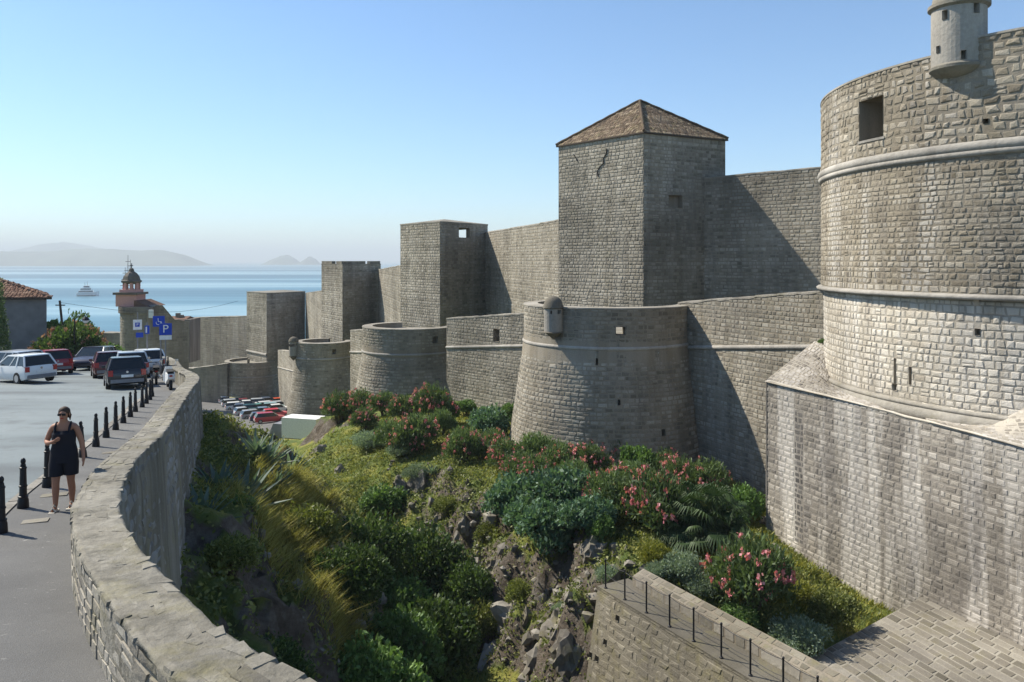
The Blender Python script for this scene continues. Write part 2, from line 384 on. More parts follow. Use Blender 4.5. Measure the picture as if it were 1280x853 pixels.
def backing(S, u0, u1, vb, vt, holes=(), nu=24, d=0.0, depth=.6, open_back=False, nv=4, tone=.4):
    """wall skin behind the stones, with real recesses for openings"""
    fb, ft = fn(vb), fn(vt)
    us = sorted(set([u0 + (u1 - u0) * i / nu for i in range(nu + 1)] + [x for h in holes for x in h[:2]]))
    V = []; Q = []
    def quad(p):
        k = len(V); V.extend(p); Q.append((k, k + 1, k + 2, k + 3))
    for a, c in zip(us[:-1], us[1:]):
        um = (a + c) / 2
        hs = sorted([h for h in holes if h[0] <= um <= h[1]], key=lambda h: h[2])
        segs = []; lo = None
        for h in hs: segs.append((lo, h[2])); lo = h[3]
        segs.append((lo, None))
        for s0, s1 in segs:
            for j in range(nv):
                def vv(u, f):
                    x = fb(u) if s0 is None else s0; y = ft(u) if s1 is None else s1
                    return x + (y - x) * f
                f0, f1 = j / nv, (j + 1) / nv
                quad([S(a, vv(a, f0), d), S(c, vv(c, f0), d), S(c, vv(c, f1), d), S(a, vv(a, f1), d)])
    for h in holes:
        dp = h[4] if len(h) > 4 else depth
        a, c, x, y = h[:4]; o1 = d + .03; o2 = d - dp
        quad([S(a, x, o1), S(c, x, o1), S(c, x, o2), S(a, x, o2)]); quad([S(a, y, o1), S(c, y, o1), S(c, y, o2), S(a, y, o2)])
        quad([S(a, x, o1), S(a, y, o1), S(a, y, o2), S(a, x, o2)]); quad([S(c, x, o1), S(c, y, o1), S(c, y, o2), S(c, x, o2)])
        if not (len(h) > 5 and h[5]): quad([S(a, x, o2), S(c, x, o2), S(c, y, o2), S(a, y, o2)])
    return np.array(V), np.array(Q)
def add_backing(name, parent, parts, m, tone=.4):
    V = []; Q = []; k = 0
    for v, q in parts: V.append(v); Q.append(q + k); k += len(v)
    V = np.concatenate(V); me = np_mesh(name, V, np.concatenate(Q), None, np.full(len(V), tone), False)
    return obj(name, me, m, parent)
def sweep(S, u0, u1, v, prof, nu=24, tone=.5, jit=0):
    """profile (d, dz) swept along u at height v (number or function)"""
    fv = fn(v); V = []; Q = []; m_ = len(prof)
    us = [u0 + (u1 - u0) * i / nu for i in range(nu + 1)]
    for u in us:
        base = fv(u) + (jit * 2 * float(fbm(np.array(u * 1.1 + 3), np.array(S(u, 0, 0)[0] * .37), 3)) if jit else 0)
        for d, dz in prof:
            p = S(u, base, d).copy(); p[2] += dz; V.append(p)
    for i in range(nu):
        for j in range(m_ - 1):
            a = i * m_ + j; Q.append((a, a + 1, a + m_ + 1, a + m_))
    return np.array(V), np.array(Q)
def roll(r, dz=0): return [(-.05, dz - r)] + [(r * math.cos(t) * .95, dz + r * math.sin(t)) for t in np.linspace(-PI / 2, PI / 2, 7)] + [(-.05, dz + r)]
def sweep_obj(name, parent, vq, m, smooth=True):
    V, Q = vq; return obj(name, np_mesh(name, V, Q, None, .35 + .3 * R.rand(len(V)), smooth), m, parent)
def top_slab(name, parent, S, u0, u1, vt, thick, m, over=.06, h=.12, fall=0.0, nu=24):
    """coping: profile from outer lip over to the back"""
    return sweep_obj(name, parent, sweep(S, u0, u1, vt, [(-.02, -.02), (over, 0), (over, h), (-thick, h + fall), (-thick, -.02)], max(nu, 70), jit=.09), m, False)

# ------------------------------------------------------------------ the place: ground heights
PATH_IN = [(12, -6), (8, -3.2), (5, -.6), (3, .9), (1.4, 2.1), (.2, 3.1), (-1.1, 4.1), (-2.1, 5.08), (-2.52, 5.45), (-3.16, 6.36), (-3.94, 7.35), (-4.6, 8.41), (-5.1, 9.22), (-5.5, 9.96), (-5.75, 10.6),
           (-6.12, 11.5), (-6.58, 12.7), (-7.1, 14.4), (-7.75, 16.6), (-9.3, 21), (-10.8, 25.3), (-12.0, 28.8), (-13.0, 31.8), (-14.3, 35), (-17.2, 40.5), (-20.4, 47.5), (-24, 54.5), (-27.6, 60), (-32, 64), (-40, 67)]
def smooth_path(P, step=.35):
    P = np.array(P, float); out = []
    for i in range(len(P) - 1):
        p0, p1, p2, p3 = P[max(i - 1, 0)], P[i], P[i + 1], P[min(i + 2, len(P) - 1)]
        n_ = max(2, int(np.linalg.norm(p2 - p1) / step))
        for k in range(n_):
            t = k / n_; out.append(.5 * ((2 * p1) + (-p0 + p2) * t + (2 * p0 - 5 * p1 + 4 * p2 - p3) * t * t + (-p0 + 3 * p1 - 3 * p2 + p3) * t ** 3))
    out.append(P[-1]); out = np.array(out)
    for _ in range(6): out[1:-1] = (out[:-2] + 2 * out[1:-1] + out[2:]) / 4
    return out
PW = smooth_path(PATH_IN)
PS = np.concatenate([[0], np.cumsum(np.linalg.norm(np.diff(PW, axis=0), axis=1))])
PT = np.gradient(PW, axis=0); PT /= np.linalg.norm(PT, axis=1)[:, None]
PN = np.stack([PT[:, 1], -PT[:, 0]], 1)                      # towards the ravine
def path_at(s):
    x = np.interp(s, PS, PW[:, 0]); y = np.interp(s, PS, PW[:, 1]); a = np.interp(s, PS, PN[:, 0]); b_ = np.interp(s, PS, PN[:, 1])
    l = np.hypot(a, b_); return x, y, a / l, b_ / l
def road_z(y): return -(2.9 + .08 * np.asarray(y, float))
def pathS(mode):
    """mode top: v across outwards, d up; inner: v height over pavement, d towards the street; outer: v height, d to ravine"""
    def S(u, v, d):
        u, v, d = np.broadcast_arrays(np.asarray(u, float), np.asarray(v, float), np.asarray(d, float))
        x, y, a, b_ = path_at(u)
        if mode == 'top': o, z = v, road_z(y) + .65 + d
        elif mode == 'inner': o, z = -d, road_z(y) + v
        else: o, z = .52 + d - np.minimum(v, 0) * .06, road_z(y) + .65 + v
        return np.stack([x + a * o, y + b_ * o, z], -1)
    return S
CTRL = [(-5, 11.5, -7.8), (-6, 14, -7.6), (-8, 20, -7.0), (-10.2, 25, -6.9), (-12.2, 32, -7.0), (-11.5, 36, -8.2), (-10.2, 36, -9.2), (-2.5, 8.5, -8.3), (0, 6, -9.5), (4, 3, -11), (3, 8, -13), (8, 2, -13),
        (-6, 17, -8.6), (-4, 17, -10.0), (-2, 17, -12.5), (1, 18, -16.5), (-7, 24, -9.3), (-5, 25, -12), (-9, 28, -8.7), (-7, 30, -10.8), (-4.5, 30, -14.4), (-2, 29.5, -16.2), (-1, 26, -17.5), (1, 23, -18.5), (-3, 21, -14.5), (6, 12, -18), (4, 18, -18.5),
        (0.4, 34.7, -14.0), (-1.0, 32.8, -16.8), (1.7, 31, -14.4), (0.6, 29.5, -16.0), (2.4, 28, -15.5), (3.6, 24, -17.5), (5.2, 20, -18), (9, 15, -18),
        (4, 30, -11.9), (3, 33, -11.9), (1.4, 37, -12), (-1, 41, -12.1), (-4, 45, -12.2), (-8, 50, -12.4), (-12, 56, -12.9), (-14.5, 60, -13.4),
        (-3.4, 41, -14.6), (-6.5, 45, -14.4), (-9, 43, -13.5), (-6.5, 38.5, -14.8), (-4, 36.5, -16.2), (-11, 50, -13.8), (-2, 37.5, -14.9),
        (6, 45, -12), (10, 45, -12.3), (14, 46, -13), (17, 47, -13.3), (12, 41, -13), (8, 36, -12), (6, 31, -11.5), (9, 31, -11.9), (11, 33, -12.6), (13.2, 33.5, -13.5), (11.5, 29.8, -12.6), (8.5, 28, -11.9), (11.5, 25, -13.6), (14, 25, -13.8), (9.2, 24, -13.4), (13.5, 21, -14), (13, 28, -13.2), (0, 46, -11.9), (0, 52, -11.9), (10, 52, -12.8),
        (-5, 60, -12), (-10, 66, -12.1), (-3, 68, -12), (-12, 74, -12.2), (-14.5, 77, -13.3), (-18, 75, -15.4), (-15.5, 72, -13.8), (-20, 82, -19.0), (-19.6, 70, -17.2), (-17.6, 63, -16.4), (-18.5, 66, -17.2), (-21, 74, -18.8), (-24.5, 92, -21.8), (-22, 86, -20.6), (-17, 70, -14.5), (-18.5, 89, -17.6), (-14, 90, -13),
        (-20, 66, -17), (-25, 80, -19), (-30, 95, -21.2), (-22, 100, -20.8), (-35, 130, -25.4), (-45, 150, -28.2), (-56, 170, -30), (-62, 190, -31), (-30, 112, -22.8), (-40, 110, -23), (-50, 130, -26), (-20, 120, -20), (-60, 100, -20), (-75, 150, -27),
        (-14.5, 42, -9.4), (-13.5, 48, -12), (-17, 55, -15), (-20, 47.5, -9.8), (-26, 57, -12.5), (-30, 63, -14), (-40, 72, -15.5),
        (-20, 20, -8), (-40, 40, -9), (-60, 60, -12), (-12, 8, -7), (-30, 0, -6), (-80, 40, -10), (-80, 90, -16), (-50, 85, -17),
        (20, 30, -15), (25, 60, -13), (30, 90, -14), (10, 75, -12.5), (40, 10, -18), (20, -10, -18), (0, -12, -14), (-20, -12, -7), (0, 90, -13), (5, 130, -20), (0, 180, -26), (30, 200, -30), (-90, 220, -34), (-30, 225, -33), (60, 140, -22), (-110, 120, -22)]
CT = np.array(CTRL, float)
def tps_k(r2): return .5 * r2 * np.log(np.maximum(r2, 1e-9))
_n = len(CT); _d = ((CT[:, None, :2] - CT[None, :, :2]) ** 2).sum(-1)
_K = np.zeros((_n + 3, _n + 3)); _K[:_n, :_n] = tps_k(_d) + np.eye(_n) * 2.0
_K[:_n, _n] = 1; _K[:_n, _n + 1:] = CT[:, :2]; _K[_n, :_n] = 1; _K[_n + 1:, :_n] = CT[:, :2].T
_W = np.linalg.solve(_K, np.concatenate([CT[:, 2], [0, 0, 0]]))
def smooth_h(x, y):
    x = np.asarray(x, float); y = np.asarray(y, float); xs = np.clip(x, -110, 60); ys = np.clip(y, -12, 225)
    d = (xs[..., None] - CT[:, 0]) ** 2 + (ys[..., None] - CT[:, 1]) ** 2
    z = tps_k(d) @ _W[:_n] + _W[_n] + _W[_n + 1] * xs + _W[_n + 2] * ys
    far = np.clip((y - 225) / 225, 0, 3); z = z - far * 24
    return z
# smooth value noise, vectorised
_NG = np.random.RandomState(3).rand(256, 256)
def vnoise(x, y):
    xi = np.floor(x).astype(int); yi = np.floor(y).astype(int); fx = x - xi; fy = y - yi; fx = fx * fx * (3 - 2 * fx); fy = fy * fy * (3 - 2 * fy)
    g = lambda a, b_: _NG[a % 256, b_ % 256]
    return (g(xi, yi) * (1 - fx) + g(xi + 1, yi) * fx) * (1 - fy) + (g(xi, yi + 1) * (1 - fx) + g(xi + 1, yi + 1) * fx) * fy
def fbm(x, y, o=4):
    s = 0; a = 1; t = 0
    for k in range(o): s = s + a * (vnoise(x * 2 ** k + 17 * k, y * 2 ** k + 5 * k) - .5); t += a; a *= .55
    return s / t
def ground_h(x, y):
    z = smooth_h(x, y); e = 1.2
    sx = (smooth_h(x + e, y) - smooth_h(x - e, y)) / (2 * e); sy = (smooth_h(x, y + e) - smooth_h(x, y - e)) / (2 * e); sl_ = np.clip(np.hypot(sx, sy) - .25, 0, 1.2)
    near = np.clip((130 - y) / 60, 0, 1)
    rough = fbm(x * .9, y * .9, 5)
    ridge = 1 - np.abs(fbm(x * .45 + 40, y * .45, 4)) * 4
    return z + near * (rough * .35 + sl_ * (rough * 3.4 + (ridge - .6) * 1.2))
def ground_pixel(x, y, lo=12, hi=220):
    """the ground point seen at a place of the picture"""
    Y = np.linspace(lo, hi, 1600); X = (x - 640) / F * Y; Z = (HZ - y) / F * Y
    h = smooth_h(X, Y); i = np.argmax(h > Z)
    i = i if h[i] > Z[i] else len(Y) - 1
    return Vector((X[i], Y[i], float(ground_h(X[i], Y[i]))))
# terrain sheet
def axis(parts):
    out = []
    for a, b_, s in parts: out += list(np.arange(a, b_, s))
    return np.array(out)
ax = axis([(-900, -120, 60), (-120, -36, 3), (-36, -16, .8), (-16, 20, .3), (20, 60, 2.5), (60, 900, 60)])
ay = axis([(-60, 0, 5), (0, 12, .8), (12, 70, .3), (70, 130, 1.2), (130, 240, 4), (240, 640, 25)])
GX, GY = np.meshgrid(ax, ay); GZ = ground_h(GX.ravel(), GY.ravel()).reshape(GX.shape)
hx = fbm(GX * 1.7 + 9, GY * 1.7, 3) * .25
k = len(ax); idx = np.arange(GX.size).reshape(GX.shape)
qd = np.stack([idx[:-1, :-1], idx[:-1, 1:], idx[1:, 1:], idx[1:, :-1]], -1).reshape(-1, 4)
o = obj('ground', np_mesh('ground', np.stack([GX + hx, GY, GZ], -1).reshape(-1, 3), qd, None, None, True), M['earth']); o['kind'] = 'structure'
SEA_Z = -52
V = [(0, 0, SEA_Z)]; rr_ = [200, 500, 1000, 2500, 6000, 15000, 60000]
for r_ in rr_:
    for k in range(96): V.append((r_ * math.cos(2 * PI * k / 96), r_ * math.sin(2 * PI * k / 96), SEA_Z))
T_ = [(0, 1 + k, 1 + (k + 1) % 96) for k in range(96)]
Q_ = [(1 + i * 96 + k, 1 + (i + 1) * 96 + k, 1 + (i + 1) * 96 + (k + 1) % 96, 1 + i * 96 + (k + 1) % 96) for i in range(len(rr_) - 1) for k in range(96)]
o = obj('sea', np_mesh('sea', V, Q_, T_, None, False), M['sea']); o['kind'] = 'structure'
o = obj('seabed', MB().box((0, 0, SEA_Z - 4), (124000, 124000, 1)).mesh('seabed'), M['rock']); o['kind'] = 'structure'
# islands
def island(x0, x1, Y, prof, depth, label):
    n_ = 90; m_ = 10; V = []
    for j in range(m_ + 1):
        for i in range(n_ + 1):
            t = i / n_; h = np.interp(t, [p[0] for p in prof], [p[1] for p in prof]) * Y / F
            wv = math.sin(PI * j / m_) ** .8; z = h * wv * (.92 + (.3 if Y < 8000 or Y > 10000 else .1) * float(fbm(np.array(t * 14), np.array(j * .6 + Y), 3)))
            V.append(((x0 + (x1 - x0) * t - 640) / F * Y, Y + depth * (j / m_ - .5), SEA_Z - 2 + max(0, z)))
    q = [(j * (n_ + 1) + i, j * (n_ + 1) + i + 1, (j + 1) * (n_ + 1) + i + 1, (j + 1) * (n_ + 1) + i) for j in range(m_) for i in range(n_)]
    o = obj('island_hills', np_mesh('island_hills', V, q), M['island']); o['kind'] = 'structure'; o['label'] = label; return o
# heights are measured from the water line: water at Y lies SEA_Z*F/Y pixels under the horizon
island(-420, 249, 7200, [(0, 14), (.3, 20), (.55, 18), (.63, 20), (.7, 19), (.76, 21.5), (.86, 22), (.93, 21), (.97, 15), (.985, 9), (1, 0)], 900, 'long low wooded island along the horizon')
island(-60, 190, 10500, [(0, 8), (.3, 16), (.42, 23), (.5, 28), (.55, 29), (.63, 26), (.72, 23), (.85, 12), (1, 0)], 1600, 'pale mountain rising behind the long island')
island(331, 375, 8600, [(0, 0), (.2, 7), (.5, 13), (.65, 14), (.85, 8), (1, 0)], 500, 'small rounded islet, larger of two')
island(373, 399, 8600, [(0, 0), (.3, 7), (.55, 12), (.8, 8), (1, 0)], 400, 'small pointed islet beside the rounded one')

# ------------------------------------------------------------------ the great round fortress (drum)
DC = (26.3, 35.8)
def at_arc(C, Rr, x):
    s = (x - 640) / F; d = np.array([s, 1]) / math.hypot(s, 1); c = np.array(C); t = d @ c - math.sqrt(max(0, Rr * Rr - (c @ c - (d @ c) ** 2))); p = d * t
    return math.atan2(p[1] - C[1], p[0] - C[0]) % (2 * PI), p[1]
A0, A1, RR = math.radians(135), math.radians(262), 11.5
def du(x, Rr=11.5): return (at_arc(DC, Rr, x)[0] - A0) * RR
def dz(y, x, Rr=11.5): return (HZ - y) / F * at_arc(DC, Rr, x)[1]
t = thing('round_fortress', 'huge round stone drum tower with rolled moulding, tallest fort at the right edge', 'fortress', (DC[0], DC[1], -6))
def Rdrum(v): return 11.5 + np.where(np.asarray(v) < -1.45, 0, .12) + 0 * np.asarray(v)
S_, L_ = arc_S(DC, Rdrum, A0, A1, RR)
dtop = lambda u: 7.72 + (.33 if u > du(1212) else 0)
op = (du(1078), du(1107), 5.05, 6.72, 1.1)
keyh = [(du(1119) - .04, du(1119) + .04, -5.0, -3.95, .4), (du(1119) - .13, du(1119) + .13, -5.25, -4.98, .4), (du(1138) - .05, du(1138) + .05, -4.9, -4.2, .25), (du(1222) - .1, du(1222) + .1, -2.75, -2.5, .3)]
sq = [(du(1234) - .09, du(1234) + .09, dz(155, 1234), dz(149, 1234), .4)]
holes = [op] + keyh + sq
add_backing('wall_core', t, [backing(S_, 0, L_, -1.45, lambda u: dtop(u) - .05, [op] + sq, 70)], M['mortar'])
add_backing('lower_wall_core', t, [backing(S_, 0, L_, -7.5, -1.45, keyh, 70)], M['mortar_cream'])
emit(t, [masonry(S_, 0, L_, 4.3, dtop, .32, .37, .03, .06, .9, holes, 1, bulge=.5, bev=.2)], M['tower'], single=150)
emit(t, [masonry(S_, 0, L_, -1.25, 3.95, .225, .29, .02, .045, .7, holes, 2, bulge=.4, bev=.17)], M['tower'], single=60, stuffname='middle_stonework')
emit(t, [masonry(S_, 0, L_, -5.75, -1.5, .27, .33, .02, .045, .5, holes, 3, bulge=.5)], M['tower_cream'], single=90, stuffname='lower_stonework')
# window reveal stones inside the big opening
sweep_obj('string_course', t, sweep(S_, 0, L_, 4.12, roll(.2), 90), M['smooth'])
sweep_obj('string_course', t, sweep(S_, 0, L_, 3.84, [(-.05, -.08), (.1, -.05), (.14, .12), (-.05, .14)], 90), M['smooth'])
sweep_obj('drip_course', t, sweep(S_, 0, L_, -1.38, [(-.2, -.09), (.2, -.07), (.24, .04), (.16, .1), (-.05, .14)], 90), M['smooth'])
sweep_obj('base_roll', t, sweep(S_, du(1040), du(1262), -5.95, roll(.3), 50), M['coping'])
sweep_obj('base_fillet', t, sweep(S_, du(1036), du(1262), -5.62, [(-.1, -.1), (.16, -.08), (.16, .06), (-.1, .1)], 50), M['coping'])
sweep_obj('parapet_cap', t, sweep(S_, 0, L_, lambda u: dtop(u), [(-.02, -.06), (.05, -.02), (.04, .06), (-1.3, .09), (-1.3, -1.2)], 160), M['coping'], False)
add_backing('window_sill', t, [backing(arc_S(DC, Rdrum, A0, A1, RR)[0], op[0] - .1, op[1] + .1, 4.93, 5.03, (), 4, .04)], M['smooth'])
V = MB(); V.lathe((DC[0], DC[1], 6.5), [(0, 0), (10.4, 0)], 60); obj('roof_terrace', V.mesh('roof_terrace'), M['mortar'], t)
V = MB(); V.lathe((DC[0], DC[1], 0), [(11.3, -8), (11.3, 6.5)], 60, A1, A0 + 2 * PI); obj('rear_wall', V.mesh('rear_wall'), M['mortar'], t)
# sentry turret of the fortress
ba, bY = at_arc(DC, 11.6, 1193)
bc = (DC[0] + 11.3 * math.cos(ba), DC[1] + 11.3 * math.sin(ba)); bR = .93
def bz(y): return (HZ - y) / F * (bY - .6)
Sb, Lb = arc_S(bc, lambda v: bR + 0 * v, 0, 2 * PI, bR)
face = math.atan2(-bc[1], -bc[0])
def bu(x):
    s = (x - 640) / F; d = np.array([s, 1]) / math.hypot(s, 1); c = np.array(bc); q = bR * bR - (c @ c - (d @ c) ** 2); p = d * (d @ c - math.sqrt(max(q, 0)))
    return (math.atan2(p[1] - bc[1], p[0] - bc[0]) % (2 * PI)) * bR
bh = [(bu(1178), bu(1184.5), bz(22), bz(10), .35), (bu(1217), bu(1224), bz(18), bz(4), .35), (bu(1171), bu(1175), bz(62), bz(53), .3), (bu(1201), bu(1208), bz(75), bz(64), .3)]
bh = [(min(h[0], h[1]), max(h[0], h[1]), h[2], h[3], h[4]) for h in bh]
tt = add_backing('sentry_turret', t, [backing(Sb, 0, Lb, bz(79), bz(3), bh, 40)], M['smooth'])
m_ = MB(); m_.lathe((bc[0], bc[1], 0), [(.3, bz(79) - .42), (.75, bz(79) - .3), (bR - .02, bz(79) - .18), (bR + .07, bz(79) - .1), (bR + .08, bz(79)), (bR, bz(79) + .08)], 32); obj('corbel', m_.mesh('corbel', True), M['coping'], tt)
m_ = MB(); z0 = bz(3); m_.lathe((bc[0], bc[1], 0), [(bR, z0 - .08), (bR + .12, z0), (bR + .12, z0 + .12), (bR - .02, z0 + .16)] + [((bR - .02) * math.cos(a), z0 + .16 + 1.0 * math.sin(a)) for a in np.linspace(.15, PI / 2, 8)], 32); obj('dome', m_.mesh('dome', True), M['coping'], tt)

# ------------------------------------------------------------------ angular base wall under the fortress
bA = (12.3, 38.6); bD = np.array([.33, -.944]); bB = (bA[0] + 24 * bD[0], bA[1] + 24 * bD[1])
t = thing('bastion_base_wall', 'streaked grey and white ashlar base wall below the round fortress', 'wall', (bA[0], bA[1], -14))
S_, L_ = line_S(bA, bB, (0, 0))
def lu(x, A, t_): s = (x - 640) / F; return (s * A[1] - A[0]) / (t_[0] - s * t_[1])
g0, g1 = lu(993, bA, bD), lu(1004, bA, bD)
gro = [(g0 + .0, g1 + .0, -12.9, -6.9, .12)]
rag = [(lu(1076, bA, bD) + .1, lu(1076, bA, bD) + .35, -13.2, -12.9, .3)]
bt = lambda u: -5.8 - .02 * u
add_backing('wall_core', t, [backing(S_, 0, L_, -16, bt, (), 30)], M['mortar_grey'])
emit(t, [masonry(S_, 0.0, L_, -15.6, lambda u: bt(u) + .03, .255, .36, .022, .035, .3, gro, 5, bulge=.4, bev=.18)], M['base'], single=290, sm=False)
me_ = MB().tube([(bA[0] + bD[0] * k * .6 - .0, bA[1] + bD[1] * k * .6, bt(k * .6) - .02 + .02 * math.sin(k * 2.1)) for k in range(0, 41)], .05, 8).mesh('rounded_arris', True); a_ = me_.attributes.new('tone', 'FLOAT', 'POINT'); a_.data.foreach_set('value', [rnd.uniform(.5, .95) for _ in me_.vertices]); obj('rounded_arris', me_, M['tower_cream'], t)
S_strip = (lambda S0: (lambda u, v, d: S0(u, v, np.asarray(d) + .0)))(S_)
emit(t, [masonry(S_strip, g0 + .0, g1 - .0, -12.9, -6.9, .255, .3, .02, .02, .3, (), 55, bev=.18)], M['groove_shade'], single=0, stuffname='recess_stones', sm=False)  # flush strip, its dark colour stands in for a shaded groove
m_ = MB(); m_.tube([(bA[0] + .02, bA[1], -16), (bA[0] + .02, bA[1], -5.75)], .07, 10); obj('corner_quoin', m_.mesh('corner_quoin', True), M['base'], t)
S2, L2 = line_S(bA, (21, 47.5), (0, 60)); add_backing('return_wall', t, [backing(S2, 0, L2, -16, -6.1, (), 10)], M['mortar'])
m_ = MB(); m_.prism([(bA[0] + .1, bA[1]), (bB[0], bB[1]), (26, 16), (30, 40), (20.8, 47.3)], -16, [-6.0, -6.45, -6.4, -6.2, -6.0]); obj('fill', m_.mesh('fill'), M['mortar'], t)
# sloped talus between wall head and drum
def talus(samples, seed, nm):
    E0 = np.array([bA[0] + bD[0] * s[0] for s in samples]), np.array([bA[1] + bD[1] * s[0] for s in samples]), np.array([bt(s[0]) for s in samples])
    Tt = []
    for s in samples: a = math.radians(s[1]); Tt.append((DC[0] + 11.45 * math.cos(a), DC[1] + 11.45 * math.sin(a), s[2]))
    Tt = np.array(Tt); E_ = np.stack(E0, -1); cum = np.concatenate([[0], np.cumsum(np.linalg.norm(np.diff((E_ + Tt) / 2, axis=0), axis=1))])
    wd_ = np.linalg.norm(Tt - E_, axis=1)
    def S(u, v, d):
        u, v, d = np.broadcast_arrays(np.asarray(u, float), np.asarray(v, float), np.asarray(d, float))
        e = np.stack([np.interp(u, cum, E_[:, k]) for k in range(3)], -1); q = np.stack([np.interp(u, cum, Tt[:, k]) for k in range(3)], -1)
        l = np.linalg.norm(q - e, axis=-1, keepdims=True); di = (q - e) / l
        nn = np.cross(di, np.array([bD[0], bD[1], 0])); nn *= np.sign(nn[..., 2:3]); nn /= np.linalg.norm(nn, axis=-1, keepdims=True)
        return e + di * v[..., None] + nn * d[..., None]
    wf = lambda u: float(np.interp(u, cum, wd_))
    add_backing(nm, t, [backing(S, 0, cum[-1], -.15, wf, (), 20, nv=3)], M['mortar_cream'])
    emit(t, [masonry(S, 0, cum[-1], 0.02, wf, .25, .34, .03, .03, .6, (), seed, bulge=.3)], M['base'], single=0, stuffname=nm + '_stones')
talus([(-.05, 154, -3.7), (.6, 157, -4.0), (1.4, 161.5, -4.5), (2.6, 166, -5.1), (4.0, 172, -5.65), (6.2, 181, -5.8), (7.6, 188, -5.85)], 7, 'talus_slope')
talus([(9.5, 205, -6.05), (11.5, 214, -6.0), (12.6, 218.5, -5.8), (14, 224, -5.0), (16, 230, -4.2), (20, 244, -3.6)], 8, 'talus_slope')

# ------------------------------------------------------------------ curtain walls, square towers and round bastions
def curtain(label, A, B, zb, zt0, zt1, thick=2.2, sz=None, rh=.27, sw=.40, seed=0, holes=(), cope=True, m='wall', st=True, single=300, prot=.045):
    t = thing('curtain_wall', label, 'wall', (A[0], A[1], zb))
    S_, L_ = line_S(A, B, (0, 0)); zt = lambda u: zt0 + (zt1 - zt0) * min(1, max(0, u / L_))
    hs = [(lu(h[0], A, (np.array(B) - A) / L_), lu(h[1], A, (np.array(B) - A) / L_), h[2], h[3], .7) for h in holes]
    hs = [(min(h[0], h[1]), max(h[0], h[1]), *h[2:]) for h in hs]
    add_backing('wall_core', t, [backing(S_, 0, L_, zb, zt, hs, 16)], M['mortar'])
    add_backing('rear_face', t, [backing(S_, 0, L_, zb, zt, (), 8, -thick)], M['mortar'])
    if st:
        if sz is None: emit(t, [masonry(S_, 0, L_, zb, zt, rh, sw, .03, prot, .5, hs, seed)], M[m], single=single)
        else:
            s0, s1 = sz; zs = lambda u: s0 + (s1 - s0) * u / L_
            emit(t, [masonry(S_, 0, L_, zb, lambda u: zs(u) - .1, rh, sw, .03, prot, .5, hs, seed), masonry(S_, 0, L_, lambda u: zs(u) + .1, zt, rh, sw, .03, prot, .5, hs, seed + 1)], M[m], single=single)
            sweep_obj('string_course', t, sweep(S_, 0, L_, zs, roll(.13), 12), M['smooth'])
    top_slab('coping', t, S_, 0, L_, zt, thick, M['coping'], .04, .1, .05 if cope is True else cope)
    return t
def square_tower(label, C, Lc, Rc, zb, zt, rh=.28, sw=.42, seed=0, hl=(), hr=(), name='square_tower', m='wall', top=True, single=300, hb=None, stones=True):
    t = thing(name, label, 'tower', (C[0], C[1], zb)); C, Lc, Rc = map(np.array, (C, Lc, Rc)); B = Lc + Rc - C; ctr = (Lc + Rc) / 2
    r = []
    for A_, B_, hs in ((C, Lc, hl), (C, Rc, hr)):
        far = A_ + (A_ - ctr); S_, L_ = line_S(A_, B_, ctr + ((A_ + B_) / 2 - ctr) * 5)
        H = [(lu(h[0], A_, (B_ - A_) / L_), lu(h[1], A_, (B_ - A_) / L_), h[2], h[3], h[4] if len(h) > 4 else .6, h[5] if len(h) > 5 else False) for h in hs]
        H = [(min(h[0], h[1]), max(h[0], h[1]), *h[2:]) for h in H]
        add_backing('wall_core', t, [backing(S_, 0, L_, zb, zt, H, 10, -.01)], M['mortar'])
        if stones: r.append(masonry(S_, .02, L_, zb, zt, rh, sw, .03, .045, .5, H, seed + len(r)))
    for A_, B_ in ((Lc, B), (Rc, B)):
        S_, L_ = line_S(A_, B_, ctr + ((A_ + B_) / 2 - ctr) * 5)
        H = [h for h in (hb or []) if h[0] == ('L' if A_ is Lc else 'R')]
        add_backing('rear_face', t, [backing(S_, 0, L_, zb, zt, [h[1:] for h in H], 4)], M['mortar'])
    if stones: emit(t, r, M[m], single=single)
    if top:
        m_ = MB(); k = 1.012; P = [ctr + (p - ctr) * k for p in (C, Rc, B, Lc)]; m_.prism(P, zt, zt + .12); obj('roof_slab', m_.mesh('roof_slab'), M['coping'], t)
    return t, B, ctr
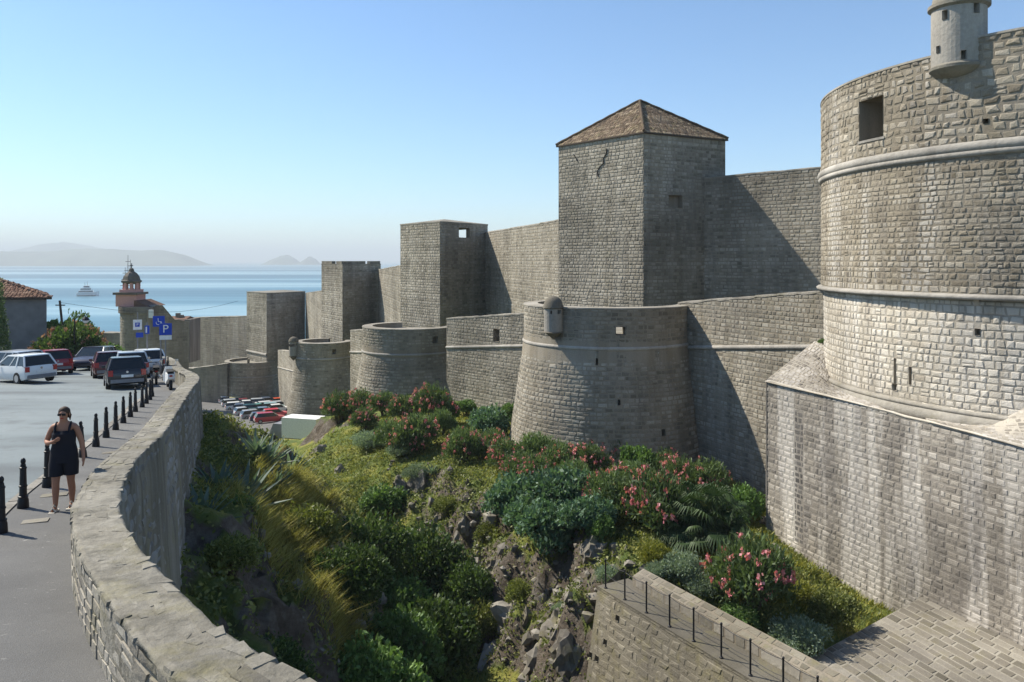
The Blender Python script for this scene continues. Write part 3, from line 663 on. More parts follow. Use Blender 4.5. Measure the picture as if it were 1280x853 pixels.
def round_bastion(label, C, Rt, Rb, zb, zt, zs, a0, a1, seed=0, holes=(), flr=1.6, rh=.27, sw=.40, single=300, par=.9, name='round_bastion', prot=.045):
    t = thing(name, label, 'bastion', (C[0], C[1], zb))
    def Rf(v): v = np.asarray(v, float); return np.where(v > zs, Rt, Rt + (Rb - Rt) * (zs - np.minimum(v, zs)) / (zs - zb))
    a0, a1 = math.radians(a0), math.radians(a1); S_, L_ = arc_S(C, Rf, a0, a1, Rt)
    hs = []
    for h in holes:
        a, c = [(at_arc(C, Rt, x)[0] - a0) * Rt for x in h[:2]]; Yh = at_arc(C, Rt, (h[0] + h[1]) / 2)[1]
        hs.append((min(a, c), max(a, c), (HZ - h[3]) / F * Yh, (HZ - h[2]) / F * Yh, par - .05 if h[4] else .5, h[4]))
    add_backing('wall_core', t, [backing(S_, 0, L_, zb, zt, hs, 60, nv=6)], M['mortar'])
    emit(t, [masonry(S_, 0, L_, zb, zs - .12, rh, sw, .03, prot, .5, hs, seed), masonry(S_, 0, L_, zs + .12, zt, rh, sw, .03, prot, .5, hs, seed + 1)], M['wall'], single=single)
    sweep_obj('string_course', t, sweep(S_, 0, L_, zs, roll(.13), 60), M['smooth'])
    sweep_obj('parapet_cap', t, sweep(S_, 0, L_, zt, [(-.02, -.04), (.05, 0), (.04, .08), (-par, .1)], 60), M['coping'], False)
    th = [h for h in hs if h[5]]
    add_backing('parapet_inner_face', t, [backing(S_, 0, L_, zt - flr, zt + .08, [(h[0], h[1], h[2], h[3], .0, True) for h in th], 60, -par)], M['mortar'])
    m_ = MB(); m_.lathe((C[0], C[1], zt - flr), [(0, 0), (Rt - par + .02, 0)], 48); obj('gun_platform', m_.mesh('gun_platform'), M['coping'], t)
    return t, S_, L_

# 1 tiled square tower
zt = 9.8
hole_r = [(836, 853, (HZ - 260) / F * 64, (HZ - 245) / F * 64, .5)]
t, Bc, ctr = square_tower('tall square stone tower with a brown tiled pyramid roof', (10.2, 62), (4.05, 69.6), (17.6, 66.0), -7, zt, .27, .42, 20, hr=hole_r, top=False)
m_ = MB(); m_.add([(10.2, 62, 0)], []); apex = np.array([ctr[0], ctr[1], 13.45]); P4 = [np.array([*(ctr + (np.array(p) - ctr) * 1.035), zt + .02]) for p in ((10.2, 62), (17.6, 66.0), Bc, (4.05, 69.6))]
m_ = MB(); m_.prism([p[:2] for p in P4], zt, zt + .1); obj('eaves', m_.mesh('eaves'), M['wood'], t)
m_ = MB(); m_.add([*[p + np.array([0, 0, .08]) for p in P4], apex], [(0, 1, 4), (1, 2, 4), (2, 3, 4), (3, 0, 4)]); rf = obj('roof', m_.mesh('roof'), M['tile'], t)
for i in range(4):
    a, b_ = P4[i] + np.array([0, 0, .1]), P4[(i + 1) % 4] + np.array([0, 0, .1]); L_ = np.linalg.norm(b_ - a); U = (b_ - a) / L_; mid = (a + b_) / 2; sl_ = apex - mid; H_ = np.linalg.norm(sl_); Vd = sl_ / H_; N_ = np.cross(U, Vd); N_ = N_ * np.sign(N_[2])
    S_ = plane_S(a, U, Vd, N_); r = []
    for h in np.arange(0, H_, .32):
        f = h / H_; r.append(masonry(S_, L_ * f / 2 + .02, L_ * (1 - f / 2) - .02, h, h + .31, .5, .22, .0, .07, .25, (), 500 + int(h * 10) + i * 50, bev=.2, bulge=.5))
    emit(rf, r, M['tile'], single=0, stuffname='tiles')
for p in P4:
    m_ = MB(); a = p + np.array([0, 0, .12]); m_.tube([a + (apex - a) * k / 14 + np.array([0, 0, .06 + .03 * (k % 2)]) for k in range(15)], .11, 8); obj('ridge_tiles', m_.mesh('ridge_tiles'), M['tile'], rf)
# crack running down the front
S_, L_ = line_S((10.2, 62), (4.05, 69.6), (0, 0)); m_ = MB()
def crack(pts, wd):
    q = []
    for x, y in pts:
        u = lu(x, (10.2, 62), np.array([-6.15, 7.6]) / L_); Yv = 62 + 7.6 / L_ * u; q.append((u, (HZ - y) / F * Yv))
    for (u0, v0), (u1, v1) in zip(q[:-1], q[1:]):
        m_.add([S_(u0 - wd, v0, .075), S_(u0 + wd, v0, .075), S_(u1 + wd, v1, .075), S_(u1 - wd, v1, .075), S_(u0 - wd, v0, -.02), S_(u0 + wd, v0, -.02), S_(u1 + wd, v1, -.02), S_(u1 - wd, v1, -.02)], [(0, 1, 2, 3), (0, 4, 5, 1), (2, 6, 7, 3), (0, 3, 7, 4), (1, 5, 6, 2)])
crack([(759, 186), (758, 193), (754, 199), (755, 204), (750, 209), (747, 214), (748, 221)], .035); crack([(717, 193), (720, 197), (722, 202)], .03)
obj('crack', m_.mesh('crack'), M['darkvoid'], t)
# 2 wall between the tiled tower and the fortress
curtain('high shaded curtain wall between the tiled tower and the round fortress', (15.3, 65.2), (24.2, 55.4), -8, 6.55, 6.6, 2.6, None, .27, .42, 30, cope=.35)
# 3 low outer wall right of the big bastion
curtain('low outer wall with string course, running from the big bastion behind the fortress base', (10.6, 51.0), (15.9, 39.1), -15, -2.8, -1.55, 1.2, (-5.6, -4.25), .25, .37, 40)
# 4 big bastion with turret
t, S4, L4 = round_bastion('widest round bastion with a domed sentry turret, below the tiled tower', (6.3, 53), 5.5, 6.75, -13.5, -2.95, -5.3, 130, 352, 50, [(770, 782, 409, 419, True), (745, 748, 448, 456, False), (771, 774, 498, 505, False), (818, 822, 534, 542, False)], rh=.25, sw=.37)
def turret(t, C, Rt, x, ytop, ydome, ybot, ycorb, wpx, wins, label=None):
    a, Yv = at_arc(C, Rt, x); rr = wpx / 2 / F * Yv; c = (C[0] + (Rt + rr * .55) * math.cos(a), C[1] + (Rt + rr * .55) * math.sin(a)); Yv = c[1]
    z = lambda y: (HZ - y) / F * Yv
    m_ = MB(); zt_, zd, zb_, zc = z(ytop), z(ydome), z(ybot), z(ycorb)
    Sx, Lx = arc_S(c, lambda v: rr + 0 * v, 0, 2 * PI, rr); hs = []
    for wx0, wx1, wy0, wy1 in wins:
        s = []
        for wx in (wx0, wx1):
            sl = (wx - 640) / F; d = np.array([sl, 1]) / math.hypot(sl, 1); cc = np.array(c); q = rr * rr - (cc @ cc - (d @ cc) ** 2); p = d * (d @ cc - math.sqrt(max(q, 0))); s.append((math.atan2(p[1] - c[1], p[0] - c[0]) % (2 * PI)) * rr)
        hs.append((min(s), max(s), z(wy1), z(wy0), .3))
    tt = add_backing('sentry_turret', t, [backing(Sx, 0, Lx, zb_, zd, hs, 24)], M['smooth'])
    m_.lathe((c[0], c[1], 0), [(rr * 1.02, zd - .05), (rr * 1.15, zd), (rr * 1.12, zd + .1)] + [(rr * 1.05 * math.cos(k), zd + .1 + (zt_ - zd - .1) * math.sin(k)) for k in np.linspace(.2, PI / 2, 8)], 20); obj('dome', m_.mesh('dome', True), M['wall'], tt)
    m_ = MB(); m_.lathe((c[0], c[1], 0), [(.04, zc), (rr * .35, zc + (zb_ - zc) * .3), (rr * .75, zc + (zb_ - zc) * .7), (rr * 1.08, zb_ - .03), (rr, zb_ + .05)], 20); obj('corbel', m_.mesh('corbel', True), M['wall'], tt)
turret(t, (6.3, 53), 5.5, 695.5, 370, 385, 415, 424, 23, [(697, 701, 387, 392), (688, 690, 388, 392)])
# 5 wall segment left of it
curtain('outer wall segment with a square window left of the widest bastion', (1.6, 60.5), (-5.6, 68.5), -13.5, -4.1, -5.1, 1.2, (-6.5, -7.5), .26, .38, 60, holes=[(617, 624, -6.5, -5.5)])
# 6 bastion two
t, S_, L_ = round_bastion('grassy topped round bastion with one square opening, second from the turreted one', (-9.5, 74.8), 4.4, 5.4, -14, -6.2, -8.4, 110, 372, 70, [(541, 547, 421, 429, False)], rh=.27, flr=.4)
curtain('short outer wall stub with a narrow slit left of the grassy bastion', (-12.4, 79.5), (-18.6, 92), -16, -6.9, -8.2, 1.0, (-9.2, -10.6), .28, .42, 75, holes=[(453, 456, -9.3, -8.4)], single=0)
# 7 bastion one with turret
t, S_, L_ = round_bastion('far round bastion with a sentry turret above the car park', (-25.4, 108), 3.75, 5.2, -23.5, -11.0, -13.0, 90, 380, 80, [(415, 420, 437, 443, False)], flr=.4, single=0, rh=.3, sw=.45, prot=.035)
turret(t, (-25.4, 108), 3.75, 370, 421, 427, 445, 451, 11, [(371, 373, 430, 433)])
curtain('low wall joining the two farthest bastions', (-28.2, 111), (-48, 164), -28, -13.0, -18.6, 1, (-16, -22), .4, .6, 85, single=0, prot=.03)
# 8 farthest low bastion
t, S_, L_ = round_bastion('low round bastion beside the car park, farthest along the wall', (-54.6, 168), 5.4, 5.9, -30, -21.1, -24.0, 90, 380, 90, [(309, 312, 449, 452, False)], flr=.4, single=0, rh=.4, sw=.6, prot=.03)
# upper wall: towers and curtains
zt2 = 4.1
hr2 = [(573.5, 587, (HZ - 297) / F * 91, (HZ - 285) / F * 91, .5, True)]
t, B2, c2 = square_tower('square stone tower with flat roof and a window open to the sky', (-7.9, 88), (-13.3, 95.3), (-2.9, 95.5), -9, zt2, .3, .45, 100, hr=hr2, hb=[('L', 0.4, 9, .9, 3.75, .1, True), ('R', 0.4, 8.3, .9, 3.75, .1, True)], single=0, top=False)
m_ = MB(); P = [c2 + (np.array(p) - c2) * 1.01 for p in ((-7.9, 88), (-2.9, 95.5), B2, (-13.3, 95.3))]; m_.prism(P, zt2, zt2 + .15); m_.add([(p[0], p[1], zt2 + .15) for p in P] + [(c2[0], c2[1], zt2 + .75)], [(0, 1, 4), (1, 2, 4), (2, 3, 4), (3, 0, 4)]); obj('roof_slab', m_.mesh('roof_slab'), M['coping'], t)
curtain('high curtain wall between the tiled tower and the flat roofed tower', (4.2, 69.5), (-3.4, 95.8), -8, 3.4, 3.15, 2.4, None, .3, .45, 110, single=0, cope=.4)
t, B3, c3 = square_tower('square tower with a notched top, third from the tiled tower', (-25.4, 120), (-30.6, 128.5), (-21.0, 128), -14, -.75, .34, .5, 120, single=0)
m_ = MB()
for P0, P1, segs in (((-25.4, 120), (-30.6, 128.5), ((0, .25), (.5, 1))), ((-25.4, 120), (-21.0, 128), ((0, .55), (.72, 1)))):
    for a, c in segs:
        p0 = np.array(P0) + (np.array(P1) - P0) * a; p1 = np.array(P0) + (np.array(P1) - P0) * c; mid = (p0 + p1) / 2 + (c3 - (p0 + p1) / 2) * .08; ang = math.atan2(*(p1 - p0)[::-1])
        m_.box((mid[0], mid[1], -.45), (np.linalg.norm(p1 - p0), .6, .5), ang)
obj('merlons', m_.mesh('merlons'), M['wall'], t)
curtain('sunlit high curtain wall between the flat roofed and the notched tower', (-13.2, 96.5), (-21.3, 127), -12, -.7, -1.65, 2.2, None, .34, .5, 125, single=0, prot=.035)
t, B4, c4 = square_tower('plain broad square tower, farthest of the upper wall', (-50.6, 165), (-57.2, 172.5), (-45.0, 174), -22, -6.95, .4, .6, 130, single=0)
S_, L_ = line_S((-50.6, 165), (-57.2, 172.5), (-60, 100)); sweep_obj('string_course', t, sweep(S_, 0, L_, -19.6, roll(.25), 8), M['smooth'])
curtain('upper curtain wall between the two farthest square towers', (-30.9, 130), (-45.2, 175), -20, -5.1, -7.3, 2, None, .4, .6, 135, single=0, prot=.03)
def bastion_like_wall(label, A, B, zb, z0, z1, seed, rh=.5, sw=.8): return curtain(label, A, B, zb, z0, z1, 2.0, None, rh, sw, seed, single=0, prot=.03, m='church')
bastion_like_wall('long dark rampart behind the car park, joining the farthest tower', (-56.5, 176), (-86, 200), -28, -12.4, -14.7, 140)
bastion_like_wall('pale topped low rampart at the foot of the dark long wall', (-58, 163), (-66, 166), -31, -21.2, -22.6, 141)
bastion_like_wall('low rampart with pale cap beside the road end', (-64, 166), (-86, 178), -31, -22.6, -24.4, 142)

# ------------------------------------------------------------------ church bastion with belfry beyond the road
t = thing('belfry_bastion', 'round shaded stone bastion carrying a small rosy belfry with dome and cross', 'bastion', (-47, 101, -14))
Yb = 100; X = lambda x, Y=Yb: (x - 640) / F * Y; Z = lambda y, Y=Yb: (HZ - y) / F * Y
C = (X(165), Yb + 2.3); Rb_ = 2.35
S_, L_ = arc_S(C, lambda v: Rb_ + 0 * v, math.radians(100), math.radians(285), Rb_)
add_backing('wall_core', t, [backing(S_, 0, L_, -14, Z(384), (), 24)], M['mortar']); emit(t, [masonry(S_, 0, L_, -14, Z(384), .34, .5, .03, .03, .4, (), 150)], M['church'], single=0)
S5, L5 = line_S((X(166), Yb), (X(190), Yb), (X(180), 0)); add_backing('flat_wall', t, [backing(S5, 0, L5, -14, Z(384), (), 6)], M['mortar']); emit(t, [masonry(S5, 0, L5, -14, Z(384), .34, .5, .03, .03, .4, (), 151)], M['church'], single=0, stuffname='flat_stonework')
m_ = MB(); m_.lathe((C[0], C[1], 0), [(Rb_, Z(393)), (Rb_ + .22, Z(392)), (Rb_ + .22, Z(384.5)), (0, Z(383))], 24, math.radians(95), math.radians(275)); m_.box(((X(166) + X(190)) / 2 + .1, Yb + 1, (Z(392) + Z(384)) / 2), (2.6, 2.4, .82)); obj('parapet', m_.mesh('parapet'), M['church'], t)
bx_, by_ = X(154), Yb + 2.2; w2 = 1.3
m_ = MB(); m_.box((bx_ - .1, by_, (Z(384) + Z(369)) / 2), (2 * w2, 2 * w2, Z(369) - Z(384))); obj('belfry_base', m_.mesh('belfry_base'), M['brickred'], t)
m_ = MB(); m_.box((bx_ - .1, by_, Z(367.7)), (2 * w2 + .5, 2 * w2 + .5, .28)); obj('cornice', m_.mesh('cornice'), M['church'], t)
fr = obj('belfry', MB().box((bx_, by_, Z(364.5)), (2 * w2 - .5, 2 * w2 - .5, .35)).mesh('belfry'), M['brickred'], t)
for k in range(8):
    a = 2 * PI * (k + .5) / 8; m_ = MB(); m_.box((bx_ + .88 * math.cos(a), by_ + .88 * math.sin(a), (Z(366) + Z(354)) / 2), (.3, .34, Z(354) - Z(366)), a); obj('pier', m_.mesh('pier'), M['brickred'], fr)
m_ = MB(); m_.lathe((bx_, by_, 0), [(1.0, Z(356)), (1.08, Z(354.5)), (1.28, Z(353.5)), (1.28, Z(351.5)), (1.1, Z(350.5)), (.98, Z(346)), (.66, Z(342)), (.34, Z(339.8)), (.3, Z(337.5)), (.22, Z(336)), (0, Z(335))], 8); obj('dome', m_.mesh('dome'), M['church'], t)
m_ = MB(); m_.box((bx_, by_, Z(333)), (.08, .08, .7)); m_.box((bx_, by_, Z(332.3)), (.32, .08, .08)); obj('cross', m_.mesh('cross'), M['black'], t)
m_ = MB(); m_.add([(X(166), Yb + .3, Z(376)), (X(185.5), Yb + .3, Z(384)), (X(185.5), Yb + 5, Z(384)), (X(166), Yb + 5, Z(376)), (X(166), Yb + .3, Z(385)), (X(166), Yb + 5, Z(385))], [(0, 1, 2, 3), (0, 4, 1), (3, 2, 5), (0, 3, 5, 4)]); obj('roof', m_.mesh('roof'), M['tilered'], t)
t = thing('gatehouse_wall', 'dark shaded wall with stepped and sloping top beside the belfry', 'wall', (X(200), Yb, -14))
Sg, Lg = line_S((X(186), Yb - .5), (X(236, 104), 104), (X(200), 0))
gt = lambda u: float(np.interp(u, [0, .9, .95, 2.0, 3.6, Lg], [Z(388), Z(388), Z(383), Z(383), Z(402), Z(406)]))
add_backing('wall_core', t, [backing(Sg, 0, Lg, -17, gt, (), 30)], M['mortar']); emit(t, [masonry(Sg, 0, Lg, -17, gt, .34, .5, .03, .03, .4, (), 152)], M['church'], single=0)
add_backing('rear_face', t, [backing(Sg, 0, Lg, -17, gt, (), 30, -1.5)], M['mortar'])
sweep_obj('coping', t, sweep(Sg, 0, Lg, gt, [(0, -.02), (.05, 0), (.05, .08), (-1.5, .1), (-1.5, 0)], 60), M['coping'], False)
m_ = MB(); m_.box((X(192.5), Yb - .8, Z(392)), (.5, .3, 1.0)); obj('niche', m_.mesh('niche'), M['white'], t)
t = thing('roofline_house', 'small tiled roof with chimney showing over the dark rampart', 'house', (X(222, 150), 150, -18))
m_ = MB(); m_.box((X(224, 150), 150, -15), (6, 5, 8)); obj('wall', m_.mesh('wall'), M['church'], t)
m_ = MB(); z_ = Z(400, 150); m_.add([(X(212, 150), 147, z_), (X(238, 150), 147, z_), (X(238, 150), 150, z_ + .7), (X(212, 150), 150, z_ + .7), (X(212, 150), 153, z_), (X(238, 150), 153, z_)], [(0, 1, 2, 3), (3, 2, 5, 4), (0, 3, 4), (1, 5, 2)]); obj('roof', m_.mesh('roof'), M['tilered'], t)
m_ = MB(); m_.box((X(224, 150), 149.5, z_ + .7), (.7, .7, 1.2)); m_.box((X(227, 150), 149.5, z_ + .5), (1.0, .8, .9)); obj('chimney', m_.mesh('chimney'), M['church'], t)
bastion_like_wall('low distant wall with pale cap left of the belfry bastion', (-66, 126), (-50, 118), -18, -11.6, -10.9, 155)

# ------------------------------------------------------------------ road, pavement, kerb, parapet wall
KERB = [(-1.0, 0), (-3.2, 2.5), (-4.9, 5.5), (-6.3, 8.6), (-7.35, 11.1), (-7.98, 12.6), (-8.55, 14.2), (-9.6, 17.4), (-10.65, 20.4), (-11.7, 23.4), (-12.75, 26.4), (-13.75, 29), (-14.65, 31.9), (-17.0, 37.5), (-21, 44), (-27, 53), (-36, 62)]
KP = smooth_path(KERB, .5)
def kx(y): return np.interp(y, KP[:, 1], KP[:, 0])
def wx(y): m_ = PW[:, 1] > .5; return np.interp(y, PW[m_, 1], PW[m_, 0])
ys = np.concatenate([np.arange(-8, 4, 1.0), np.arange(4, 62.1, .5)])
def strip(name, fa, fb, dz_, m, nx=4, extra=None):
    V = []; n_ = nx + 1
    for y in ys:
        a, b_ = fa(y), fb(y)
        for i in range(n_): V.append((a + (b_ - a) * i / nx, y, float(road_z(y)) + dz_))
    Q = [(j * n_ + i, j * n_ + i + 1, (j + 1) * n_ + i + 1, (j + 1) * n_ + i) for j in range(len(ys) - 1) for i in range(nx)]
    o = obj(name, np_mesh(name, V, Q, None, None, False), m); o['kind'] = 'structure'; return o
strip('road', lambda y: -95, lambda y: float(wx(y)) + .2, -.10, M['asphalt'], 10)
strip('pavement', lambda y: float(kx(y)) + .12, lambda y: float(wx(y)) + .25, 0.0, M['pave'], 3)
m_ = MB(); zz = float(road_z(62)) - .1
m_.add([(-95, 62, zz), (float(wx(60)) + .5, 62, zz), (float(wx(60)) + .5, 62.3, -18), (-95, 62.3, -24), (-95, 90, -24)], [(0, 1, 2, 3)]); o = obj('road_embankment', m_.mesh('road_embankment'), M['mortar']); o['kind'] = 'structure'
# kerb stones, one by one
cum = np.concatenate([[0], np.cumsum(np.linalg.norm(np.diff(KP, axis=0), axis=1))])
kt = thing('kerb', 'pale stone kerb between the road and the narrow pavement', 'kerb', (-8, 14, -4))
s = 6.0
kme = MB().box((0, 0, -.09), (.98, .17, .22), 0, 0, 0, .97).mesh('kerb_stone'); at_ = kme.attributes.new('tone', 'FLOAT', 'POINT')
while s < 52:
    x0, y0 = np.interp(s, cum, KP[:, 0]), np.interp(s, cum, KP[:, 1]); x1, y1 = np.interp(s + 1, cum, KP[:, 0]), np.interp(s + 1, cum, KP[:, 1])
    o = bpy.data.objects.new('kerb_stone', kme); o.parent = kt; link(o); ang = math.atan2(y1 - y0, x1 - x0)
    if not kme.materials: kme.materials.append(M['smooth'])
    o.location = Vector(((x0 + x1) / 2, (y0 + y1) / 2, float(road_z((y0 + y1) / 2)) - .02 + .005)) - kt.location
    o.rotation_euler = (0, math.atan(.08 * math.sin(ang)), ang); s += 1.0
# parapet wall
pt = thing('parapet_wall', 'winding old stone parapet wall with broad rough top beside the pavement', 'wall', (-5.5, 10.6, -4))
s0, s1 = 4.0, PS[-1] - 2
St, Si, So = pathS('top'), pathS('inner'), pathS('outer')
def jagged(u): return 0
V, Q = [], []
NU = 1500
us = np.linspace(s0, s1, NU)
rows = [(Si, -.1, 0), (Si, .15, 0), (Si, .35, 0), (Si, .5, 0), (Si, .62, 0), (St, -.005, -.03), (St, .025, .01), (St, .06, .0), (St, .10, .0), (St, .15, .0), (St, .2, .0), (St, .26, .0), (St, .32, .0), (St, .38, .0), (St, .43, .0), (St, .48, 0), (St, .515, -.01), (So, -.06, 0), (So, -.5, 0), (So, -1.2, 0), (So, -2.2, 0), (So, -3.5, 0), (So, -5, 0), (So, -8, 0), (So, -12, 0)]
for u in us:
    for i, (S_, v, d) in enumerate(rows):
        vv = (v, d) if True else 0
        nz_ = float(fbm(np.array(u * 1.3 + i * 7.1), np.array(v * 2.3), 3)) * .10
        if S_ is St: p = S_(u, v + .03 * float(fbm(np.array(u * 2.2 + 50), np.array(i // 6 * 9.0), 3)), d + .032 * float(fbm(np.array(u * 3.1), np.array(v * 5.), 4)) + .0)
        elif S_ is Si: p = S_(u, v, nz_ * .5)
        else: p = S_(u, v, nz_ * 1.2)
        V.append(p)
k = len(rows)
Q = [(j * k + i, j * k + i + 1, (j + 1) * k + i + 1, (j + 1) * k + i) for j in range(NU - 1) for i in range(k - 1)]
obj('wall_core', np_mesh('wall_core', V, Q, None, .3 + .4 * R.rand(len(V)), True), M['captop'], pt)
m1 = masonry(St, s0, s1, -.02, .54, .13, .26, .03, .006, 1.7, (), 201, .35, bev=.1, bulge=.1)
m2 = masonry(Si, s0, min(s1, 40), -.02, .63, .13, .27, .02, .014, .9, (), 202, bev=.1, bulge=.2)
emit(pt, [m1], M['captop'], 'coping_stone', single=170, stuffname='coping_stones')
emit(pt, [m2], M['coping'], 'stone', single=130, stuffname='face_stonework')
m3 = masonry(So, s0, s1, -9, -.1, .33, .5, .05, .022, 1.3, (), 203, bev=.3, bulge=.2)
emit(pt, [m3], M['render'], 'stone', single=0, stuffname='outer_rubble', sm=False)

# small covers let into the pavement
for (x_, y_, w_, l_, lb) in ((-7.0, 11.75, .34, .26, 'pale rectangular utility cover in front of the walking woman'), (-7.75, 13.55, .4, .3, 'pale utility cover beside the bollard behind the woman'), (-9.0, 18.0, .4, .3, 'small pale utility cover farther along the pavement')):
    o = obj('utility_cover', MB().box((0, 0, 0), (w_, l_, .012)).mesh('utility_cover'), M['coping']); o.location = (x_, y_, float(road_z(y_)) + .004); o.rotation_euler = (-math.atan(.08), 0, .4); tag(o, lb, 'utility cover')
# bollards
def bollard():
    r = thing('bollard', 'x', 'bollard', (0, 0, 0), 'black bollards along the kerb')
    m_ = MB(); m_.lathe((0, 0, 0), [(.11, -.03), (.115, .02), (.105, .13), (.085, .16), (.075, .20), (.062, .58), (.05, .66), (0, .665)], 12); obj('post', m_.mesh('post', True), M['black'], r)
    for z_, q in ((.17, .1), (.33, .083), (.60, .072)):
        m_ = MB(); m_.lathe((0, 0, z_), [(q * .8, -.015), (q, -.01), (q, .012), (q * .8, .018)], 12); obj('band', m_.mesh('band', True), M['black'], r)
    m_ = MB(); m_.lathe((0, 0, .70), [(.03, -.05), (.04, -.04)] + [(.052 * math.cos(a), .052 * math.sin(a)) for a in np.linspace(-.8, PI / 2, 6)], 10); obj('finial', m_.mesh('finial', True), M['black'], r)
    return r
def copy_tree(o, parent=None):
    c = o.copy(); link(c); c.parent = parent
    for ch in list(o.children): copy_tree(ch, c)
    return c
BY = [11.1, 12.6, 14.2, 17.4, 18.9, 20.4, 21.9, 23.4, 24.9, 26.4, 27.8, 29.1, 30.5, 31.9]
BX = [-7.09, -7.7, -8.25, -9.33, -9.83, -10.35, -10.85, -11.37, -11.88, -12.43, -12.85, -13.3, -13.8, -14.35]
BL = ['black bollard cut by the left edge of the picture, nearest of all', 'black bollard left of the walking woman, second from the near end', 'black bollard standing just behind the walking woman by her right hip', 'black bollard leaning slightly behind the arm of the walking woman',
      'first black bollard beyond the walking woman, clear of her arm', 'second black bollard beyond the walking woman', 'third black bollard beyond the walking woman', 'fourth black bollard beyond the walking woman', 'fifth black bollard beyond the walking woman',
      'sixth black bollard beyond the walking woman', 'fifth black bollard from the far end by the black hatchback', 'fourth black bollard from the far end by the black hatchback', 'next to last black bollard behind the black hatchback', 'farthest black bollard, right behind the black hatchback']
b0 = bollard()
for i, (x, y) in enumerate(zip(BX, BY)):
    o = b0 if i == 0 else copy_tree(b0); o.location = (x, y, float(road_z(y))); o['label'] = BL[i]
    if i == 3: o.rotation_euler = (0, -.07, 0)
    o.scale = (.74, .74, 1.05)

# ------------------------------------------------------------------ lower terrace: glacis paving, retaining wall, walkway, kerb wall, railing
e0 = np.array([3.15, 28.3]); ed = np.array([.49, -.872]); en = np.array([.872, .49])      # walkway edge, towards camera; en = inland
WZ = -11.6
tA = np.array([15.35, 29.95]); nb = np.array([-.944, -.33])                                # apex at the base wall, direction away from it
gv = np.array([-.789, -.615])
S_gl = plane_S((tA[0], tA[1], -12.6), (bD[0], bD[1], 0), (gv[0], gv[1], 0), (0, 0, 1))
t = thing('paved_glacis', 'sloping apron of old stone paving against the base wall, bottom right', 'glacis', (tA[0], tA[1], -14))
gw = lambda u: 6.3
o = add_backing('mortar_bed', t, [backing(S_gl, 0, 17, 0, 9.5, (), 12, -.012)], M['pjoint'])
emit(t, [masonry(S_gl, .0, 17, 0, 9.5, .37, .72, .04, .010, .25, (), 301, bev=.08, bulge=.1)], M['paving'], 'paving_stone', single=290, sm=False)
# its edge toward the planting
Se, Le = line_S(tA, tA + gv * 9.5, tA - bD * 5); add_backing('edge_wall', t, [backing(Se, 0, Le, -18, lambda u: -12.61, (), 10)], M['mortar'])
emit(t, [masonry(Se, 0, Le, -15.5, lambda u: -12.6, .3, .5, .03, .03, .3, (), 302)], M['retain'], single=0, stuffname='edge_stones')
# retaining wall under the walkway
t = thing('retaining_wall', 'battered rubble retaining wall below the railed walkway', 'wall', (e0[0], e0[1], -18))
WL = 20.0
S_r, L_r = line_S(e0, e0 + ed * WL, e0 - en * 5, .16, WZ)
hs = []
for (x, y) in ((775, 782), (764, 811), (749, 826), (757, 831)):
    uu = lu(x, e0, ed); Yv = e0[1] + ed[1] * uu - .6; zc = (HZ - y) / F * Yv; hs.append((uu - .07, uu + .07, zc - .1, zc + .1, .4))
hs = [h for h in hs if h[2] > -17]
add_backing('wall_core', t, [backing(S_r, 0, L_r, -22, WZ, hs, 24, nv=8)], M['retain'])
emit(t, [masonry(S_r, 0, L_r, -19, WZ - .02, .27, .40, .045, .035, 1.0, hs, 303, bev=.22, bulge=.3)], M['retain'], single=300, sm=False)
Sx_, Lx_ = line_S(e0, e0 + en * 1.6 + np.array([-.3, 1.2]), e0 + np.array([-3, 2])); add_backing('end_face', t, [backing(Sx_, 0, Lx_, -22, WZ, (), 4, nv=6)], M['retain'])
emit(t, [masonry(Sx_, 0, Lx_, -18, WZ - .02, .27, .4, .045, .035, 1.0, (), 304)], M['retain'], single=0, stuffname='end_stones')
def strip3(name, d0, d1, z, m, u0=0, u1=WL, th=.3):
    a = e0 + ed * u0; b_ = e0 + ed * u1; P = [a + en * d0, b_ + en * d0, b_ + en * d1, a + en * d1]
    return MB().prism(P, z - th, z).mesh(name)
o = obj('walkway', strip3('walkway', -.02, 1.35, WZ, M['paving'], -.2), M['paving']); o['kind'] = 'structure'
t = thing('garden_kerb_wall', 'low stepped stone kerb wall between walkway and planting', 'wall', (e0[0], e0[1], -12))
S_k, L_k = line_S(e0 + en * 1.1 + ed * .4, e0 + en * 1.1 + ed * 14, e0 - en * 5)
add_backing('wall_core', t, [backing(S_k, 0, L_k, WZ - .3, WZ + .34, (), 8)], M['mortar'])
emit(t, [masonry(S_k, 0, L_k, WZ - .02, WZ + .34, .36, .6, .02, .02, .2, (), 305, bev=.1)], M['coping'], single=40, sm=False)
Sp = plane_S((*(e0 + en * 1.1 + ed * .4), WZ + .34), (*ed, 0), (en[0] * .93, en[1] * .93, .35), (-en[0] * .35, -en[1] * .35, .93))
add_backing('sloped_top', t, [backing(Sp, 0, L_k, 0, .5, (), 8)], M['mortar'])
emit(t, [masonry(Sp, 0, L_k, 0, .5, .24, .42, .03, .03, .8, (), 306, bev=.14)], M['retain'], 'coping_stone', single=60, stuffname='coping_stones', sm=False)
